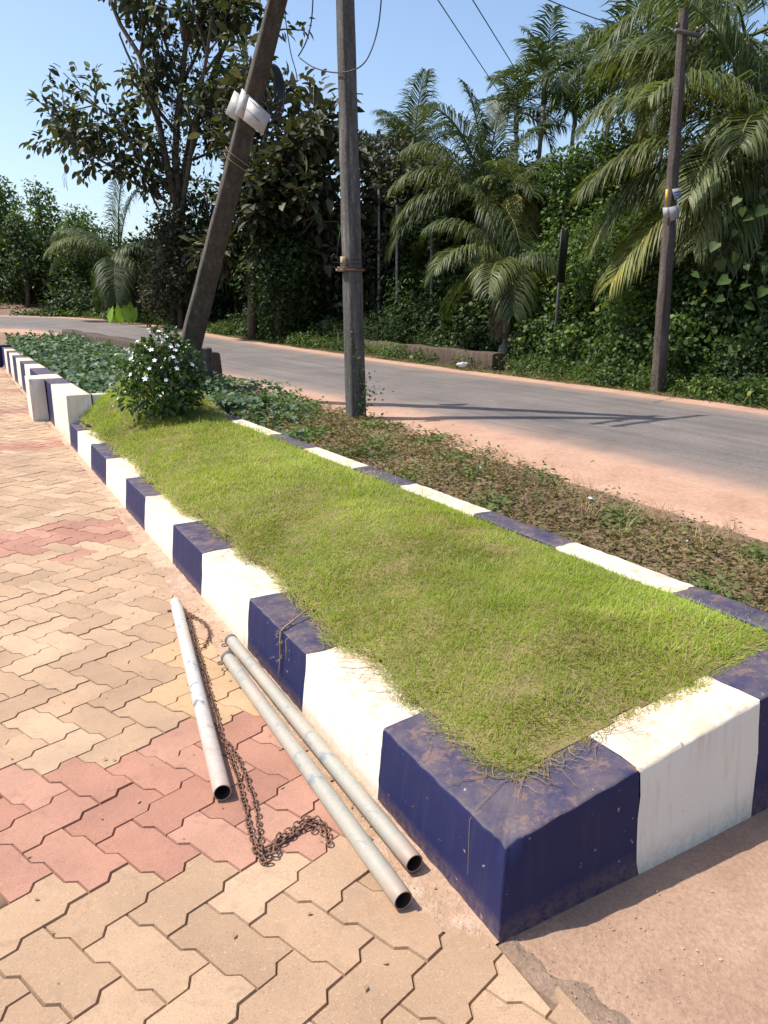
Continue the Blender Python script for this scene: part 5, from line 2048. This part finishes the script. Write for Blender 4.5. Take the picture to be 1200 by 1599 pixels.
q = P(s, w, 0)
q[:, 2] = np.maximum(q[:, 2], terrain(q[:, 1]) - .15) + cover_h(s, w) * rng.uniform(.55, 1.05, k)
d = nrm(rvec(k) * (1, 1, .4) - UP * .25)
mb.leaves(CORDATE, q, d, nrm(UP * 1.1 + rvec(k) * .7), rng.uniform(.06, .125, k), np.clip(.5 + rng.normal(size=k) * .22, 0, 1))
# the same creeper on the verge right of the shrub
k = 3400
s = rng.uniform(5.4, 12.5, k)
w = rng.uniform(1.5, 3.6, k)
wl = np.interp(s, [5.4, 6.5, 8, 10, 12.5], [1.75, 2.3, 3.0, 3.3, 3.1])
keep = (w < wl + .25 * wob(s, w, 3, 53))
s, w = s[keep], w[keep]
k = len(s)
q = P(s, w, 0)
q[:, 2] = .06 + (.12 + .06 * wob(s, w, 3.4, 54)) * rng.uniform(.3, 1.1, k)
mb.leaves(CORDATE, q, nrm(rvec(k) * (1, 1, .4)), nrm(UP * 1.1 + rvec(k) * .7), rng.uniform(.045, .085, k), np.clip(.5 + rng.normal(size=k) * .22, 0, 1))
tag(mb.build("ground_cover", M['cover']), "dense broad-leaved ground cover beside the striped wall and verge", "ground cover", kind="stuff")
mb = MB()
sv, wv = np.linspace(7.95, 24.5, 60), np.linspace(.2, 3.1, 16)
S_, W_ = np.meshgrid(sv, wv, indexing='ij')
W_ = .2 + (W_ - .2) / 2.9 * (np.interp(S_, [8, 10, 14, 18, 24], [2.5, 2.9, 2.75, 2.5, 2.1]) - .1)
q = P(S_, W_, 0)
q[..., 2] = np.maximum(q[..., 2], terrain(q[..., 1]) - .15) + .45 * cover_h(S_, W_) * (1 - sstep(1.7, 2.6, W_))
mb.grid(q, flip=True)
tag(mb.build("planting_bed", M['soil'], smooth=True), "earth bed under the leafy ground cover", kind="structure")

# ---- weeds of the near verge: dry mat with small green plants
VEG_S = [.2, 1.55, 2.0, 2.54, 3.27, 4.5, 5.7, 7.06, 10]
VEG_W = [3.2, 3.26, 3.24, 3.24, 3.30, 3.55, 3.62, 3.6, 3.5]
mb = MB()
k = 125000
s = .3 + 10 * rng.random(k)**1.35
w = rng.uniform(1.44, 3.9, k)
lim = np.interp(s, VEG_S, VEG_W) + .14 * wob(s, w, 5, 61) + .10 * wob(s, w, 14, 62)
dens = .5 + .5 * wob(s, w, 3.0, 63)
edge = sstep(0, .35, lim - w)
keep = (w < lim) & (rng.random(k) < (.22 + .78 * edge) * np.clip(.55 + .55 * dens, .15, 1))
s, w = s[keep], w[keep]
k = len(s)
p_ = P(s, w, 0)
p_[:, 2] = ground_z(p_[:, 0], p_[:, 1]) - .015
a = rng.uniform(0, 6.283, k)
greenp = sstep(.05, .75, wob(s, w, 4.0, 64) + .25 * sstep(2.6, 1.7, w) + .25 * sstep(4.5, 7, s))
tint = np.clip(.26 + .50 * greenp + rng.normal(size=k) * .19, 0, 1)
half = rng.random(k) < .42
L = rng.uniform(.03, .11, k) * (1 + .8 * (rng.random(k) < .06)) * (1 + .05 * s)
up_ = rng.uniform(.15, 1.0, k)
d = np.stack([np.cos(a), np.sin(a), up_ * 1.2], 1)
nm = np.stack([np.cos(a), np.sin(a), -.2 + 0 * a], 1)
mb.leaves(BLADES[1], p_[half], d[half], nm[half], np.stack([L * .05 + .0015, L, L], 1)[half], np.clip(tint[half] - .12, 0, 1))
o_ = ~half
lift = rng.gamma(1.5, .022, k)
p2 = p_.copy()
p2[:, 2] += lift
mb.leaves(DIAMOND, p2[o_], nrm(d * (1, 1, .3))[o_], nrm(UP + rvec(k) * .8)[o_], (rng.uniform(.016, .042, k) * (1 + .25 * greenp) * (1 + .08 * s))[o_], tint[o_])
tag(mb.build("verge_weeds", M['weed']), "mat of dry brown and green weeds on the verge beyond the kerb", "weeds", kind="stuff")
mb = MB()
for kk in range(60):
    s0 = rng.uniform(.8, 6.0)
    w0 = float(np.interp(s0, VEG_S, VEG_W)) - abs(rng.normal()) * .5 + .05
    p0 = P(s0, w0, 0)
    p0[2] = float(ground_z(p0[0], p0[1])) - .01
    m_ = int(rng.integers(10, 26))
    a = rng.uniform(0, 6.283, m_)
    L = rng.uniform(.09, .24, m_)
    d = np.stack([np.cos(a) * .45, np.sin(a) * .45, np.ones(m_)], 1)
    mb.leaves(BLADES[1], p0 + rng.normal(size=(m_, 3)) * (.03, .03, 0), d, np.stack([np.cos(a), np.sin(a), 0 * a], 1), np.stack([L * .02, L, L], 1), rng.random(m_))
tag(mb.build("dry_tufts", M['straw']), "thin dry grass tufts along the verge", "grass", kind="stuff")

# small bright sapling and twiner at the upright pole
sp = thing("sapling", "small bright green weed sapling left of the upright pole foot", "plant", P(7.9, 2.55, .05))
mb = MB()
b0 = np.array(sp.location)
for k in range(9):
    tip = b0 + np.array([rng.normal() * .22, rng.normal() * .15, rng.uniform(.25, .5)])
    mb.tube([b0, (b0 + tip) / 2 + rng.normal(size=3) * .02, tip], [.006, .004, .002], 4)
mb.build("stems", M['stem'], parent=sp)
mb = MB()
shell_leaves(mb, b0 + UP * .26, (.34, .25, .22), .05, .22, DIAMOND, base=.75, inner=.1, droop=.1)
mb.build("foliage", M['vine'], parent=sp)
mb = MB()
tw = thing("twining_weed", "thin leafy twiner climbing the lower upright pole", "plant", (mp0[0], mp0[1] - .15, .05))
pth = [on_pole(mp0, mp1, z_) - py * .10 + px * (.07 * math.sin(z_ * 5)) for z_ in np.linspace(.05, 1.05, 16)]
mb.tube(pth, .004, 4)
mb.build("stem", M['stem'], parent=tw)
mb = MB()
q = np.array([pth[i % 16] for i in range(46)]) + rng.normal(size=(46, 3)) * (.05, .02, .04) - np.array([0, .03, 0])
q = np.concatenate([q, on_pole(mp0, mp1, .25) + np.array([.16, -.12, .1]) + rng.normal(size=(60, 3)) * (.12, .06, .10)])
k = len(q)
mb.leaves(DIAMOND, q, nrm(rvec(k) - UP * .5), nrm(rvec(k) + np.array([-.4, -.6, .5])), rng.uniform(.03, .065, k), np.clip(.55 + rng.normal(size=k) * .2, 0, .95))
mb.build("foliage", M['vine'], parent=tw)

# ---- loose grit, pebbles and dead leaf bits on the hard ground
mb = MB()
PEB = tmpl([(1, 0, .1), (-.2, .9, 0), (-.9, -.5, .1), (0, 0, .8), (.1, -.9, .2)], [(0, 1, 3), (1, 2, 3), (2, 4, 3), (4, 0, 3)])
k = 1100
s = -rng.random(k) * 1.2 + .02
w = curve_edge(np.minimum(s, 0)) + .02 + rng.gamma(1.0, .25, k)
k2 = 900
s = np.concatenate([s, rng.random(k2)**1.3 * 8])
w = np.concatenate([w, -.02 - np.abs(rng.normal(size=k2)) * .06])
keep = ~((s > -.01) & (w > -.012))
s, w = s[keep], w[keep]
k = len(s)
a = rng.uniform(0, 6.283, k)
h = np.where(w > curve_edge(np.minimum(s, 0)) + .02, -.012, -.002)
h = np.where((s < 0) & (w < curve_edge(np.minimum(s, 0)) + .09), .0, h)
mb.leaves(PEB, P(s, w, h), np.stack([np.cos(a), np.sin(a), 0 * a], 1), np.tile(UP, (k, 1)), rng.gamma(1.4, .0008, k) + .0006, rng.random(k))
tag(mb.build("loose_grit", M['mortar']), "loose grit scattered at the kerb foot and apron", "grit", kind="stuff")
mb = MB()
k = 260
s = np.concatenate([rng.uniform(-.8, 6, 150), rng.uniform(.3, 5, 110)])
w = np.concatenate([rng.uniform(-1.2, -.06, 150), -.03 - np.abs(rng.normal(size=110)) * .07])
w = np.where(s < 0, np.minimum(w, curve_edge(np.minimum(s, 0)) - .03), w)
a = rng.uniform(0, 6.283, k)
mb.leaves(DIAMOND, P(s, w, .0035), np.stack([np.cos(a), np.sin(a), rng.normal(size=k) * .1], 1), nrm(UP + rvec(k) * .25), rng.uniform(.006, .02, k), rng.random(k) * .5)
tag(mb.build("leaf_litter", M['straw']), "dry leaf bits scattered on the pavers", "litter", kind="stuff")
